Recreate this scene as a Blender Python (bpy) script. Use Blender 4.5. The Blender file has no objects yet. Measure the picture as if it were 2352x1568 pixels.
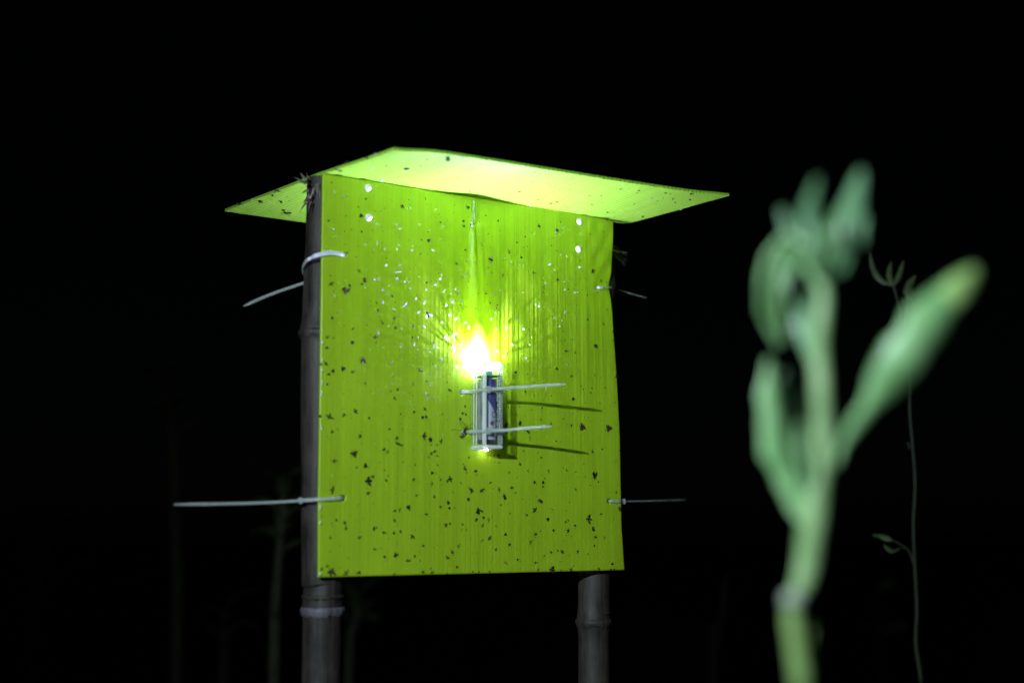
import bpy, bmesh, math, random
from mathutils import Vector, Matrix

# ------------------------------------------------------------------ camera, sky, light, exposure
S = bpy.context.scene
COL = S.collection
FPX, PITCH = 2786.0, math.atan(420 / 2786.0)      # focal length in units of a 2352-wide picture
CAM = Vector((0, 0, 1.0))
cd = bpy.data.cameras.new('camera')
cam = bpy.data.objects.new('camera', cd)
COL.objects.link(cam)
cam.location = CAM
cam.rotation_euler = (math.pi / 2 + PITCH, 0, 0)
cd.sensor_width = 36
cd.lens = 36 * FPX / 2352
cd.clip_start, cd.clip_end = 0.02, 400
cd.dof.use_dof = True
cd.dof.focus_distance = 0.905
cd.dof.aperture_fstop = 3.0
S.camera = cam

wd = bpy.data.worlds.new('World')
S.world = wd
wd.use_nodes = True
nt = wd.node_tree
bg = nt.nodes['Background']
sky = nt.nodes.new('ShaderNodeTexSky')
sky.sky_type = 'NISHITA'
sky.sun_disc = False
sky.sun_elevation = math.radians(60)
sky.sun_rotation = math.radians(160)
nt.links.new(sky.outputs[0], bg.inputs[0])
bg.inputs[1].default_value = 0.00012

# the torch held up beside the photographer: it throws the tie shadows to the lower right
ld = bpy.data.lights.new('torch', 'SPOT')
torch = bpy.data.objects.new('torch', ld)
COL.objects.link(torch)
torch.location = (-0.30, 0.0, 1.225)
torch.rotation_euler = (Vector((0.25, 0.55, 1.06)) - torch.location).to_track_quat('-Z', 'Y').to_euler()
ld.energy = 41.0
ld.color = (0.78, 0.95, 1.02)
ld.shadow_soft_size = 0.006
ld.spot_size = math.radians(112)
ld.spot_blend = 1.0

S.view_settings.view_transform = 'Standard'
S.view_settings.look = 'None'
S.view_settings.exposure = 0
S.view_settings.gamma = 1
S.view_settings.use_curve_mapping = False
S.cycles.use_denoising = True
S.cycles.max_bounces = 10
S.cycles.transparent_max_bounces = 24
S.cycles.sample_clamp_indirect = 20.0

# ------------------------------------------------------------------ geometry helpers
RX = Vector((1, 0, 0))
FW = Vector((0, math.cos(PITCH), math.sin(PITCH)))
UP = Vector((0, -math.sin(PITCH), math.cos(PITCH)))
EU = Vector((0.8532, 0.5215, 0)).normalized()        # along the trap's plate, left to right
EV = Vector((0, 0, 1))
EN = EU.cross(EV)                                     # out of the plate, towards the viewer


def ray(x, y):
    return RX * ((x - 1176) / FPX) + FW + UP * ((784 - y) / FPX)


def at(x, y, d):
    """the point seen in direction (x, y), d metres in front of the camera"""
    return CAM + ray(x, y) * d


ORG = CAM + ray(730, 1325) * 0.79297                  # lower left corner of the plate
FRAME = Matrix(((EU.x, EV.x, EN.x, ORG.x), (EU.y, EV.y, EN.y, ORG.y), (EU.z, EV.z, EN.z, ORG.z), (0, 0, 0, 1)))


def puv(x, y, t=0.0):
    """plate coordinates (u, v, t) of direction (x, y) on the sheet parallel to the plate, t in front of it"""
    d = ray(x, y)
    a = (ORG + EN * t - CAM).dot(EN) / d.dot(EN)
    p = CAM + d * a - ORG
    return Vector((p.dot(EU), p.dot(EV), t))


class MB:
    """collects faces of one mesh"""

    def __init__(self):
        self.v, self.f, self.m = [], [], []

    def add(self, verts, faces, mat=0):
        o = len(self.v)
        self.v += [Vector(p) for p in verts]
        self.f += [tuple(i + o for i in f) for f in faces]
        self.m += [mat] * len(faces)
        return self

    def box(self, lo, hi, mat=0):
        x0, y0, z0 = lo
        x1, y1, z1 = hi
        return self.add([(x0, y0, z0), (x1, y0, z0), (x1, y1, z0), (x0, y1, z0), (x0, y0, z1), (x1, y0, z1), (x1, y1, z1), (x0, y1, z1)],
                        [(0, 3, 2, 1), (4, 5, 6, 7), (0, 1, 5, 4), (1, 2, 6, 5), (2, 3, 7, 6), (3, 0, 4, 7)], mat)

    def grid(self, fn, nx, ny, mat=0, flip=False):
        vs = [fn(i / nx, j / ny) for j in range(ny + 1) for i in range(nx + 1)]
        fs = []
        for j in range(ny):
            for i in range(nx):
                a = j * (nx + 1) + i
                q = (a, a + 1, a + nx + 2, a + nx + 1)
                fs.append(q[::-1] if flip else q)
        return self.add(vs, fs, mat)

    def tube(self, pts, rad, seg=10, mat=0, cap=True):
        pts = [Vector(p) for p in pts]
        n = len(pts)
        if not hasattr(rad, '__len__'):
            rad = [rad] * n
        vs, fs = [], []
        ref = None
        for i in range(n):
            tg = (pts[min(i + 1, n - 1)] - pts[max(i - 1, 0)]).normalized()
            if ref is None:
                ref = tg.orthogonal().normalized()
            ref = (ref - tg * ref.dot(tg)).normalized()
            b = tg.cross(ref)
            for k in range(seg):
                a = 2 * math.pi * k / seg
                vs.append(pts[i] + (ref * math.cos(a) + b * math.sin(a)) * rad[i])
        for i in range(n - 1):
            for k in range(seg):
                k2 = (k + 1) % seg
                fs.append((i * seg + k, i * seg + k2, (i + 1) * seg + k2, (i + 1) * seg + k))
        if cap:
            fs.append(tuple(range(seg))[::-1])
            fs.append(tuple((n - 1) * seg + k for k in range(seg)))
        return self.add(vs, fs, mat)

    def ribbon(self, pts, wdir, width, thick, mat=0):
        """flat strap: wdir = direction of its width"""
        pts = [Vector(p) for p in pts]
        n = len(pts)
        if not hasattr(width, '__len__'):
            width = [width] * n
        vs, fs = [], []
        for i in range(n):
            tg = (pts[min(i + 1, n - 1)] - pts[max(i - 1, 0)]).normalized()
            w = Vector(wdir)
            w = (w - tg * w.dot(tg)).normalized()
            b = tg.cross(w)
            a, c = w * width[i] / 2, b * thick / 2
            e = a * 0.72
            vs += [pts[i] - a, pts[i] - e - c, pts[i] + e - c, pts[i] + a, pts[i] + e + c, pts[i] - e + c]
        for i in range(n - 1):
            for k in range(6):
                k2 = (k + 1) % 6
                fs.append((i * 6 + k, i * 6 + k2, (i + 1) * 6 + k2, (i + 1) * 6 + k))
        fs += [(5, 4, 3, 2, 1, 0), tuple((n - 1) * 6 + k for k in range(6))]
        return self.add(vs, fs, mat)

    def ellipsoid(self, c, r, seg=8, rings=5, mat=0, rot=None):
        vs, fs = [], []
        c = Vector(c)
        for j in range(rings + 1):
            th = math.pi * j / rings
            for i in range(seg):
                a = 2 * math.pi * i / seg
                p = Vector((r[0] * math.sin(th) * math.cos(a), r[1] * math.cos(th), r[2] * math.sin(th) * math.sin(a)))
                if rot:
                    p = rot @ p
                vs.append(c + p)
        for j in range(rings):
            for i in range(seg):
                i2 = (i + 1) % seg
                fs.append((j * seg + i, j * seg + i2, (j + 1) * seg + i2, (j + 1) * seg + i))
        return self.add(vs, fs, mat)

    def mesh(self, name, mats, origin=(0, 0, 0), smooth=True):
        me = bpy.data.meshes.new(name)
        o = Vector(origin)
        me.from_pydata([tuple(p - o) for p in self.v], [], self.f)
        for m in (mats if isinstance(mats, (list, tuple)) else [mats]):
            me.materials.append(m)
        me.polygons.foreach_set('material_index', self.m)
        me.polygons.foreach_set('use_smooth', [smooth] * len(self.f))
        bm = bmesh.new()
        bm.from_mesh(me)
        bmesh.ops.remove_doubles(bm, verts=bm.verts, dist=1e-7)
        bmesh.ops.recalc_face_normals(bm, faces=bm.faces)
        bm.to_mesh(me)
        bm.free()
        me.update()
        return me

    def build(self, name, mats, parent=None, origin=(0, 0, 0), smooth=True):
        return link(name, self.mesh(name, mats, origin, smooth), parent)


def link(name, me, parent=None):
    o = bpy.data.objects.new(name, me)
    COL.objects.link(o)
    o.parent = parent
    return o


def tag(o, label=None, cat=None, group=None, kind=None):
    for k, v in (('label', label), ('category', cat), ('group', group), ('kind', kind)):
        if v:
            o[k] = v
    return o


def thing(name, label, cat, group=None, matrix=None):
    o = bpy.data.objects.new(name, None)
    COL.objects.link(o)
    o.empty_display_size = 0.02
    if matrix is not None:
        o.matrix_world = matrix
    return tag(o, label, cat, group)


def catmull(pts, per=8):
    pts = [Vector(p) for p in pts]
    out = []
    for i in range(len(pts) - 1):
        p0, p1, p2, p3 = pts[max(i - 1, 0)], pts[i], pts[i + 1], pts[min(i + 2, len(pts) - 1)]
        for k in range(per):
            t = k / per
            out.append(0.5 * ((2 * p1) + (p2 - p0) * t + (2 * p0 - 5 * p1 + 4 * p2 - p3) * t * t + (3 * p1 - p0 - 3 * p2 + p3) * t ** 3))
    out.append(pts[-1])
    return out


def lerp(a, b, t):
    return a + (b - a) * t


def curve1(tab, x):
    """piecewise linear table"""
    if x <= tab[0][0]:
        return tab[0][1]
    for (a, p), (b, q) in zip(tab, tab[1:]):
        if x <= b:
            return lerp(p, q, (x - a) / (b - a))
    return tab[-1][1]


def smooth(a, b, x):
    t = max(0.0, min(1.0, (x - a) / (b - a)))
    return t * t * (3 - 2 * t)


# ------------------------------------------------------------------ materials
def new_mat(name):
    m = bpy.data.materials.new(name)
    m.use_nodes = True
    return m, m.node_tree, m.node_tree.nodes['Principled BSDF'], m.node_tree.nodes['Material Output']


def nd(t, kind, **kw):
    n = t.nodes.new(kind)
    for k, v in kw.items():
        if k.startswith('i_'):
            key = k[2:]
            n.inputs[int(key) if key.isdigit() else key.replace('_', ' ')].default_value = v
        else:
            setattr(n, k, v)
    return n


def ramp(t, fac, stops):
    r = t.nodes.new('ShaderNodeValToRGB')
    e = r.color_ramp.elements
    while len(e) < len(stops):
        e.new(0.5)
    for el, (p, c) in zip(e, stops):
        el.position = p
        el.color = c if len(c) == 4 else (*c, 1)
    t.links.new(fac, r.inputs[0])
    return r.outputs[0]


def noise(t, scale, loc=(0, 0, 0), detail=3.0, rough=0.5, dist=0.0):
    tc = nd(t, 'ShaderNodeTexCoord')
    mp = nd(t, 'ShaderNodeMapping')
    mp.inputs['Scale'].default_value = scale
    mp.inputs['Location'].default_value = loc
    n = nd(t, 'ShaderNodeTexNoise')
    n.inputs['Scale'].default_value = 1
    n.inputs['Detail'].default_value = detail
    n.inputs['Roughness'].default_value = rough
    n.inputs['Distortion'].default_value = dist
    t.links.new(tc.outputs['Object'], mp.inputs[0])
    t.links.new(mp.outputs[0], n.inputs[0])
    return n.outputs[0]


def math_node(t, op, a, b=None):
    n = t.nodes.new('ShaderNodeMath')
    n.operation = op
    for i, x in enumerate((a, b)):
        if x is None:
            continue
        if isinstance(x, (int, float)):
            n.inputs[i].default_value = x
        else:
            t.links.new(x, n.inputs[i])
    return n.outputs[0]


def plain(name, col, rough=0.5, spec=0.5, trans=0.0, vary=0.0, vscale=200, coat=0.0, metal=0.0, bump=0.0):
    m, t, p, out = new_mat(name)
    p.inputs['Base Color'].default_value = (*col, 1)
    p.inputs['Roughness'].default_value = rough
    p.inputs['Specular IOR Level'].default_value = spec
    p.inputs['Coat Weight'].default_value = coat
    p.inputs['Metallic'].default_value = metal
    c = None
    if vary:
        f = noise(t, (vscale,) * 3)
        c = ramp(t, f, [(0.3, [x * (1 - vary) for x in col]), (0.7, [min(1, x * (1 + vary)) for x in col])])
        t.links.new(c, p.inputs['Base Color'])
        if bump:
            b = nd(t, 'ShaderNodeBump', i_Strength=bump, i_Distance=0.0005)
            t.links.new(f, b.inputs['Height'])
            t.links.new(b.outputs[0], p.inputs['Normal'])
    if trans:
        tr = nd(t, 'ShaderNodeBsdfTranslucent')
        tr.inputs[0].default_value = (*col, 1)
        if c:
            t.links.new(c, tr.inputs[0])
        mx = nd(t, 'ShaderNodeMixShader')
        mx.inputs[0].default_value = trans
        t.links.new(p.outputs[0], mx.inputs[1])
        t.links.new(tr.outputs[0], mx.inputs[2])
        t.links.new(mx.outputs[0], out.inputs[0])
    return m


def sheet_material(name, along, trans, c0=(0.445, 0.66, 0.022), c1=(0.500, 0.72, 0.029)):
    """fluorescent yellow twin-wall plastic under a film of sticky glue; flutes run along axis `along`"""
    m, t, p, out = new_mat(name)

    def sc(fine, long):
        return (fine, long, fine) if along == 'y' else (fine, fine, long)
    fine = noise(t, sc(420, 7), detail=4, rough=0.6)
    mid = noise(t, sc(150, 5), (3.1, 1.7, 0.3), detail=2)
    flute = noise(t, sc(60, 2.0), (7, 2, 1), detail=1)
    grain = noise(t, (900, 900, 900), detail=2)
    mask = noise(t, (9, 7, 9), (0.4, 0.2, 0), detail=1)
    tone = noise(t, (14, 10, 14), (2, 5, 1), detail=3)
    tc = nd(t, 'ShaderNodeTexCoord')
    sx = nd(t, 'ShaderNodeSeparateXYZ')
    t.links.new(tc.outputs['Object'], sx.inputs[0])
    xs = sx.outputs[0] if along == 'y' else math_node(t, 'SUBTRACT', sx.outputs[0], math_node(t, 'MULTIPLY', sx.outputs[2], 0.176))
    wob = noise(t, sc(25, 3), (1, 4, 2), detail=1)
    ph = math_node(t, 'ADD', math_node(t, 'MULTIPLY', xs, 2 * math.pi / 0.00355), math_node(t, 'MULTIPLY', wob, 3.0))
    rib = math_node(t, 'ADD', math_node(t, 'MULTIPLY', math_node(t, 'SINE', ph), 0.5), 0.5)
    rib = math_node(t, 'POWER', rib, 3.0)
    stain = noise(t, (60, 45, 60), (5, 3, 2), detail=5, rough=0.65)
    col = ramp(t, tone, [(0.3, c0), (0.7, c1)])
    mixc = nd(t, 'ShaderNodeMix', data_type='RGBA', blend_type='MULTIPLY')
    mixc.inputs[0].default_value = 1
    t.links.new(col, mixc.inputs[6])
    # faint stripes of the flutes and a few old smears in the glue
    st = ramp(t, mid, [(0.35, (0.90, 0.92, 0.9)), (0.65, (1, 1, 1))])
    t.links.new(st, mixc.inputs[7])
    mix2 = nd(t, 'ShaderNodeMix', data_type='RGBA', blend_type='MULTIPLY')
    mix2.inputs[0].default_value = 1
    t.links.new(mixc.outputs[2], mix2.inputs[6])
    t.links.new(ramp(t, stain, [(0.26, (0.80, 0.80, 0.7)), (0.36, (1, 1, 1))]), mix2.inputs[7])
    mix3 = nd(t, 'ShaderNodeMix', data_type='RGBA', blend_type='MULTIPLY')
    mix3.inputs[0].default_value = 1
    lo = 0.97 if along == 'y' else 0.86
    t.links.new(mix2.outputs[2], mix3.inputs[6])
    t.links.new(ramp(t, rib, [(0.0, (1, 1, 1)), (1.0, (lo, lo, lo))]), mix3.inputs[7])
    colour = mix3.outputs[2]
    t.links.new(colour, p.inputs['Base Color'])
    p.inputs['Roughness'].default_value = 0.42
    p.inputs['Specular IOR Level'].default_value = 0.35
    p.inputs['Coat Weight'].default_value = 0.45
    p.inputs['Coat Roughness'].default_value = 0.28
    # vertical glue strands and flutes as relief
    k = ramp(t, mask, [(0.38, (0.12,) * 3), (0.62, (1,) * 3)])
    h = math_node(t, 'ADD', math_node(t, 'MULTIPLY', fine, 0.32), math_node(t, 'MULTIPLY', mid, 0.9))
    h = math_node(t, 'MULTIPLY', h, k)
    h = math_node(t, 'ADD', h, math_node(t, 'MULTIPLY', flute, 0.8))
    h = math_node(t, 'ADD', h, math_node(t, 'MULTIPLY', grain, 0.03))
    h = math_node(t, 'ADD', h, math_node(t, 'MULTIPLY', rib, 0.03 if along == 'y' else 0.32))
    b = nd(t, 'ShaderNodeBump', i_Strength=0.6, i_Distance=0.0014)
    t.links.new(h, b.inputs['Height'])
    t.links.new(b.outputs[0], p.inputs['Normal'])
    t.links.new(b.outputs[0], p.inputs['Coat Normal'])
    tr = nd(t, 'ShaderNodeBsdfTranslucent')
    t.links.new(colour, tr.inputs[0])
    mx = nd(t, 'ShaderNodeMixShader')
    mx.inputs[0].default_value = trans
    t.links.new(p.outputs[0], mx.inputs[1])
    t.links.new(tr.outputs[0], mx.inputs[2])
    t.links.new(mx.outputs[0], out.inputs[0])
    return m


def clear_material(name, tint, gloss, h0=0.005, h1=0.10):
    m, t, p, out = new_mat(name)
    t.nodes.remove(p)
    a = nd(t, 'ShaderNodeBsdfTransparent')
    a.inputs[0].default_value = (*tint, 1)
    g = nd(t, 'ShaderNodeBsdfGlossy')
    g.inputs['Roughness'].default_value = 0.12
    n = noise(t, (300, 60, 300), detail=3)
    b = nd(t, 'ShaderNodeBump', i_Strength=0.5, i_Distance=0.0006)
    t.links.new(n, b.inputs['Height'])
    t.links.new(b.outputs[0], g.inputs['Normal'])
    lw = nd(t, 'ShaderNodeLayerWeight', i_Blend=0.5)
    fr5 = math_node(t, 'POWER', lw.outputs['Facing'], 4.0)
    mx = nd(t, 'ShaderNodeMixShader')
    t.links.new(math_node(t, 'ADD', math_node(t, 'MULTIPLY', fr5, 0.6), gloss + 0.03), mx.inputs[0])
    t.links.new(a.outputs[0], mx.inputs[1])
    t.links.new(g.outputs[0], mx.inputs[2])
    hz = nd(t, 'ShaderNodeBsdfDiffuse')
    hz.inputs[0].default_value = (0.75, 0.80, 0.86, 1)
    hn = noise(t, (500, 40, 500), (2, 1, 0), detail=3)
    m3 = nd(t, 'ShaderNodeMixShader')
    t.links.new(math_node(t, 'MULTIPLY', ramp(t, hn, [(0.45, (h0,) * 3), (0.75, (h1,) * 3)]), 1.0), m3.inputs[0])
    t.links.new(mx.outputs[0], m3.inputs[1])
    t.links.new(hz.outputs[0], m3.inputs[2])
    t.links.new(m3.outputs[0], out.inputs[0])
    return m


def milky_material(name, col, see):
    m, t, p, out = new_mat(name)
    p.inputs['Base Color'].default_value = (*col, 1)
    p.inputs['Roughness'].default_value = 0.25
    tl = nd(t, 'ShaderNodeBsdfTranslucent')
    tl.inputs[0].default_value = (*col, 1)
    a = nd(t, 'ShaderNodeBsdfTransparent')
    m1 = nd(t, 'ShaderNodeMixShader')
    m1.inputs[0].default_value = 0.45
    t.links.new(p.outputs[0], m1.inputs[1])
    t.links.new(tl.outputs[0], m1.inputs[2])
    m2 = nd(t, 'ShaderNodeMixShader')
    m2.inputs[0].default_value = see
    t.links.new(m1.outputs[0], m2.inputs[1])
    t.links.new(a.outputs[0], m2.inputs[2])
    t.links.new(m2.outputs[0], out.inputs[0])
    return m


def emit_material(name, col, strength):
    m, t, p, out = new_mat(name)
    t.nodes.remove(p)
    e = nd(t, 'ShaderNodeEmission')
    e.inputs[0].default_value = (*col, 1)
    e.inputs[1].default_value = strength
    t.links.new(e.outputs[0], out.inputs[0])
    return m


def bamboo_material(name, c0, c1):
    m, t, p, out = new_mat(name)
    s = noise(t, (330, 330, 14), detail=6, rough=0.7)
    b = noise(t, (75, 75, 30), (3, 1, 2), detail=6, rough=0.65)
    f = math_node(t, 'ADD', math_node(t, 'MULTIPLY', s, 0.4), math_node(t, 'MULTIPLY', b, 0.6))
    t.links.new(ramp(t, f, [(0.40, c0), (0.50, [x * 0.5 + y * 0.5 for x, y in zip(c0, c1)]), (0.62, c1)]), p.inputs['Base Color'])
    p.inputs['Roughness'].default_value = 0.55
    p.inputs['Specular IOR Level'].default_value = 0.3
    bp = nd(t, 'ShaderNodeBump', i_Strength=0.8, i_Distance=0.0012)
    t.links.new(f, bp.inputs['Height'])
    t.links.new(bp.outputs[0], p.inputs['Normal'])
    return m


def leaf_material(name, c0, c1, trans=0.2, rough=0.38, scale=60):
    m, t, p, out = new_mat(name)
    f = noise(t, (scale, scale, scale), detail=4)
    c = ramp(t, f, [(0.3, c0), (0.7, c1)])
    t.links.new(c, p.inputs['Base Color'])
    p.inputs['Roughness'].default_value = rough
    b = nd(t, 'ShaderNodeBump', i_Strength=0.4, i_Distance=0.001)
    t.links.new(f, b.inputs['Height'])
    t.links.new(b.outputs[0], p.inputs['Normal'])
    tr = nd(t, 'ShaderNodeBsdfTranslucent')
    t.links.new(c, tr.inputs[0])
    mx = nd(t, 'ShaderNodeMixShader')
    mx.inputs[0].default_value = trans
    t.links.new(p.outputs[0], mx.inputs[1])
    t.links.new(tr.outputs[0], mx.inputs[2])
    t.links.new(mx.outputs[0], out.inputs[0])
    return m


def soil_material():
    m, t, p, out = new_mat('soil')
    f = noise(t, (3, 3, 3), detail=8, rough=0.65)
    t.links.new(ramp(t, f, [(0.3, (0.025, 0.02, 0.014)), (0.7, (0.07, 0.055, 0.04))]), p.inputs['Base Color'])
    p.inputs['Roughness'].default_value = 0.95
    b = nd(t, 'ShaderNodeBump', i_Strength=0.8, i_Distance=0.03)
    t.links.new(f, b.inputs['Height'])
    t.links.new(b.outputs[0], p.inputs['Normal'])
    return m


M_PANEL = sheet_material('yellow_panel_plastic', 'y', 0.40)
M_PANELBACK = sheet_material('yellow_panel_back_plastic', 'y', 0.55)
M_ROOF = sheet_material('lime_roof_plastic', 'z', 0.30, (0.315, 0.62, 0.044), (0.350, 0.67, 0.052))
M_NYLON = milky_material('white_nylon', (0.64, 0.69, 0.71), 0.42)
M_RIVET = plain('white_rivet_plastic', (0.62, 0.62, 0.66), 0.4, trans=0.1, vary=0.03)
M_HOLE = plain('hole_shadow_rim', (0.05, 0.09, 0.01), 0.7, vary=0.3, vscale=900)
M_GLUE = plain('clear_glue_bead', (0.75, 0.85, 0.55), 0.08, spec=0.8, trans=0.4)
M_BAMBOO = bamboo_material('weathered_bamboo', (0.007, 0.0055, 0.0048), (0.046, 0.037, 0.034))
M_BAMBOO2 = bamboo_material('brown_bamboo', (0.013, 0.0105, 0.009), (0.043, 0.035, 0.030))
M_NODE = bamboo_material('pale_bamboo_node', (0.025, 0.023, 0.026), (0.15, 0.145, 0.19))
M_SPLIT = plain('frayed_bamboo_fibre', (0.115, 0.095, 0.082), 0.8, vary=0.35, vscale=300)
M_FIBRE = plain('pale_bamboo_fibre', (0.30, 0.25, 0.20), 0.8, vary=0.3, vscale=300)
M_CLEAR = clear_material('clear_casing_plastic', (0.97, 0.98, 0.985), 0.02)
M_MILK = milky_material('milky_casing_edge', (0.93, 0.95, 0.98), 0.22)
M_EDGE = clear_material('clear_casing_edge', (0.97, 0.98, 0.99), 0.12, 0.14, 0.30)
M_MILKTOP = milky_material('milky_casing_end', (0.82, 0.87, 0.92), 0.12)
M_LED = emit_material('led_light', (0.95, 0.97, 1.85), 370000)
M_LENS = emit_material('led_lens', (0.95, 0.98, 1.1), 70)
M_PIPE = emit_material('leak_glow_stand_in', (1.0, 1.0, 0.92), 60)
M_PCB = plain('green_circuit_board', (0.05, 0.30, 0.20), 0.4, vary=0.3, vscale=500)
M_METAL = plain('battery_metal', (0.55, 0.55, 0.58), 0.3, metal=1.0)
M_INK = plain('dark_blue_ink', (0.012, 0.03, 0.085), 0.5)
M_RED = plain('dark_red_ink', (0.12, 0.01, 0.03), 0.5)
M_DARK = plain('dark_insect_body', (0.007, 0.008, 0.005), 0.6, spec=0.25, vary=0.4, vscale=900)
M_BROWN = plain('brown_insect_body', (0.045, 0.026, 0.016), 0.6, spec=0.3, vary=0.4, vscale=900)
M_GREY = plain('grey_insect_body', (0.20, 0.19, 0.20), 0.5, vary=0.3, vscale=900)
M_PALE = plain('pale_insect_body', (0.42, 0.43, 0.46), 0.4, vary=0.2, vscale=900)
M_WING = plain('smoky_wing', (0.035, 0.036, 0.022), 0.4, spec=0.3, trans=0.4)
M_PWING = plain('white_wing', (0.55, 0.56, 0.60), 0.3, trans=0.35)
M_BAND = plain('pale_abdomen_band', (0.62, 0.60, 0.52), 0.5)
M_LEG = plain('dark_insect_leg', (0.012, 0.014, 0.006), 0.6, spec=0.2)
M_LEAF = leaf_material('fleshy_leaf', (0.045, 0.135, 0.032), (0.20, 0.37, 0.165), 0.15, scale=80)
M_STEM = leaf_material('fleshy_stem', (0.10, 0.19, 0.065), (0.23, 0.34, 0.165), 0.1, scale=80)
M_LOWSTEM = leaf_material('yellow_green_stem', (0.09, 0.165, 0.045), (0.18, 0.275, 0.095), 0.1)
M_TOPLEAF = leaf_material('young_dark_leaf', (0.03, 0.095, 0.028), (0.12, 0.235, 0.125), 0.15, scale=45)
M_SNODE = plain('purple_grey_stem_node', (0.17, 0.20, 0.155), 0.5, vary=0.2)
M_BUD = leaf_material('yellow_green_leaf_tip', (0.17, 0.30, 0.085), (0.26, 0.38, 0.13), 0.15)
M_WEED = leaf_material('dull_weed_leaf', (0.035, 0.062, 0.022), (0.07, 0.10, 0.038), 0.2, 0.6)
M_WEEDSTEM = leaf_material('dry_weed_stem', (0.035, 0.040, 0.022), (0.068, 0.072, 0.042), 0.05, 0.7)
M_TWIG = leaf_material('thin_weed_stem', (0.011, 0.017, 0.007), (0.024, 0.031, 0.014), 0.05, 0.7)
M_SOIL = soil_material()


def battery_material():
    """paper sleeve: silver-grey with dark reflections painted in on one side, blue sliding diagonally into pale on the other"""
    m, t, p, out = new_mat('battery_sleeve')
    tc = nd(t, 'ShaderNodeTexCoord')
    sp = nd(t, 'ShaderNodeSeparateXYZ')
    t.links.new(tc.outputs['Object'], sp.inputs[0])
    x, y, z = sp.outputs
    # boundary height falls across the sleeve
    edge = math_node(t, 'SUBTRACT', 0.0265, math_node(t, 'MULTIPLY', x, 1.5))
    up = math_node(t, 'GREATER_THAN', y, edge)
    f = noise(t, (300, 60, 300), detail=3)
    blue = ramp(t, f, [(0.3, (0.022, 0.024, 0.16)), (0.7, (0.08, 0.08, 0.33))])
    pale = ramp(t, f, [(0.3, (0.34, 0.37, 0.50)), (0.7, (0.44, 0.47, 0.58))])
    grey = ramp(t, f, [(0.3, (0.07, 0.075, 0.085)), (0.7, (0.30, 0.31, 0.33))])  # streaky grey carries the reflections painted into the sleeve's left side
    a = nd(t, 'ShaderNodeMix', data_type='RGBA')
    t.links.new(up, a.inputs[0])
    t.links.new(pale, a.inputs[6])
    t.links.new(blue, a.inputs[7])
    left = math_node(t, 'LESS_THAN', x, -0.0040)
    b = nd(t, 'ShaderNodeMix', data_type='RGBA')
    t.links.new(left, b.inputs[0])
    t.links.new(a.outputs[2], b.inputs[6])
    t.links.new(grey, b.inputs[7])
    low = math_node(t, 'LESS_THAN', y, 0.0028)
    c = nd(t, 'ShaderNodeMix', data_type='RGBA')
    t.links.new(low, c.inputs[0])
    t.links.new(b.outputs[2], c.inputs[6])
    c.inputs[7].default_value = (0.02, 0.012, 0.02, 1)
    t.links.new(c.outputs[2], p.inputs['Base Color'])
    p.inputs['Roughness'].default_value = 0.4
    return m


M_BATT = battery_material()

# ------------------------------------------------------------------ the setting
g = MB()
rg = random.Random(3)
g.grid(lambda a, b: Vector((lerp(-60, 60, a), lerp(-20, 120, b), rg.uniform(-0.03, 0.03))), 120, 140)
tag(g.build('ground', M_SOIL), 'dark bare field soil in the night', kind='structure')

# ------------------------------------------------------------------ the sticky trap: panel, roof, rivets
TOPV = 0.2720
RIGHT = sorted([(puv(x, y).y, puv(x, y).x) for x, y in
                ((1413, 500), (1411, 560), (1409, 625), (1405, 655), (1409, 690), (1418, 850), (1424, 1000), (1427, 1150), (1428.5, 1215), (1437, 1308))])
RIDGE_U0, RIDGE_V0 = puv(1085, 520).x, puv(1085, 520).y
RIDGE_U1, RIDGE_V1 = puv(1092, 790).x, puv(1092, 790).y
_wr = random.Random(11)
_waves = [(_wr.uniform(8, 40), _wr.uniform(4, 22), _wr.uniform(0, 6.28), _wr.uniform(0.5, 1)) for _ in range(8)]


def panel_disp(u, v):
    """how far the plate stands out of its plane"""
    t = 0.0
    for a, b, ph, w in _waves:
        t += 0.000025 * w * math.sin(a * u * 6 + b * v * 6 + ph)
    # ridge added below the roof tie to catch lamplight as a bright streak
    k = (v - RIDGE_V1) / (RIDGE_V0 - RIDGE_V1)
    if k > -0.1:
        uc = lerp(RIDGE_U1, RIDGE_U0, min(1, max(0, k)))
        sg = lerp(0.0034, 0.0017, max(0, min(1, k)))
        h = 0.0030 * max(0, min(1, k)) ** 1.1 * (1 - smooth(1.0, 1.06, k))
        t += h * math.exp(-((u - uc) / sg) ** 2)
        t += 0.45 * h * math.exp(-((u - uc - 0.0068) / 0.0022) ** 2)
    # bulge shaped above the lamp to stretch its glow upward
    dv = v - 0.149
    if dv > 0:
        t += 0.0024 * smooth(0.0, 0.034, dv) * (1 - smooth(0.034, 0.100, dv)) * math.exp(-((u - 0.1190) / 0.0075) ** 2)
    # right strip pulled back by its tie, crumpled above it
    f = smooth(0.10, 0.205, v)
    t -= f * 0.10 * max(0.0, u - 0.222)
    r2 = ((u - 0.240) / 0.020) ** 2 + ((v - 0.220) / 0.016) ** 2
    t -= 0.0018 * math.exp(-r2)
    cr = smooth(0.212, 0.228, u) * smooth(0.20, 0.225, v)
    t += cr * 0.0004 * (math.sin(260 * (u + 0.75 * v)) + 0.7 * math.sin(420 * (u - 0.6 * v) + 1))
    # edges curl a little
    t += 0.0012 * smooth(0.035, 0.0, u) * smooth(0.05, 0.0, v)
    t -= 0.0010 * smooth(0.236, 0.252, u) * smooth(0.035, 0.0, v)
    return t


def panel_pt(a, b):
    v = TOPV * b
    u0 = lerp(0.0, -0.0030, b)
    u1 = curve1(RIGHT, v)
    u = lerp(u0, u1, a)
    return Vector((u, v, panel_disp(u, v)))


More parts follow.
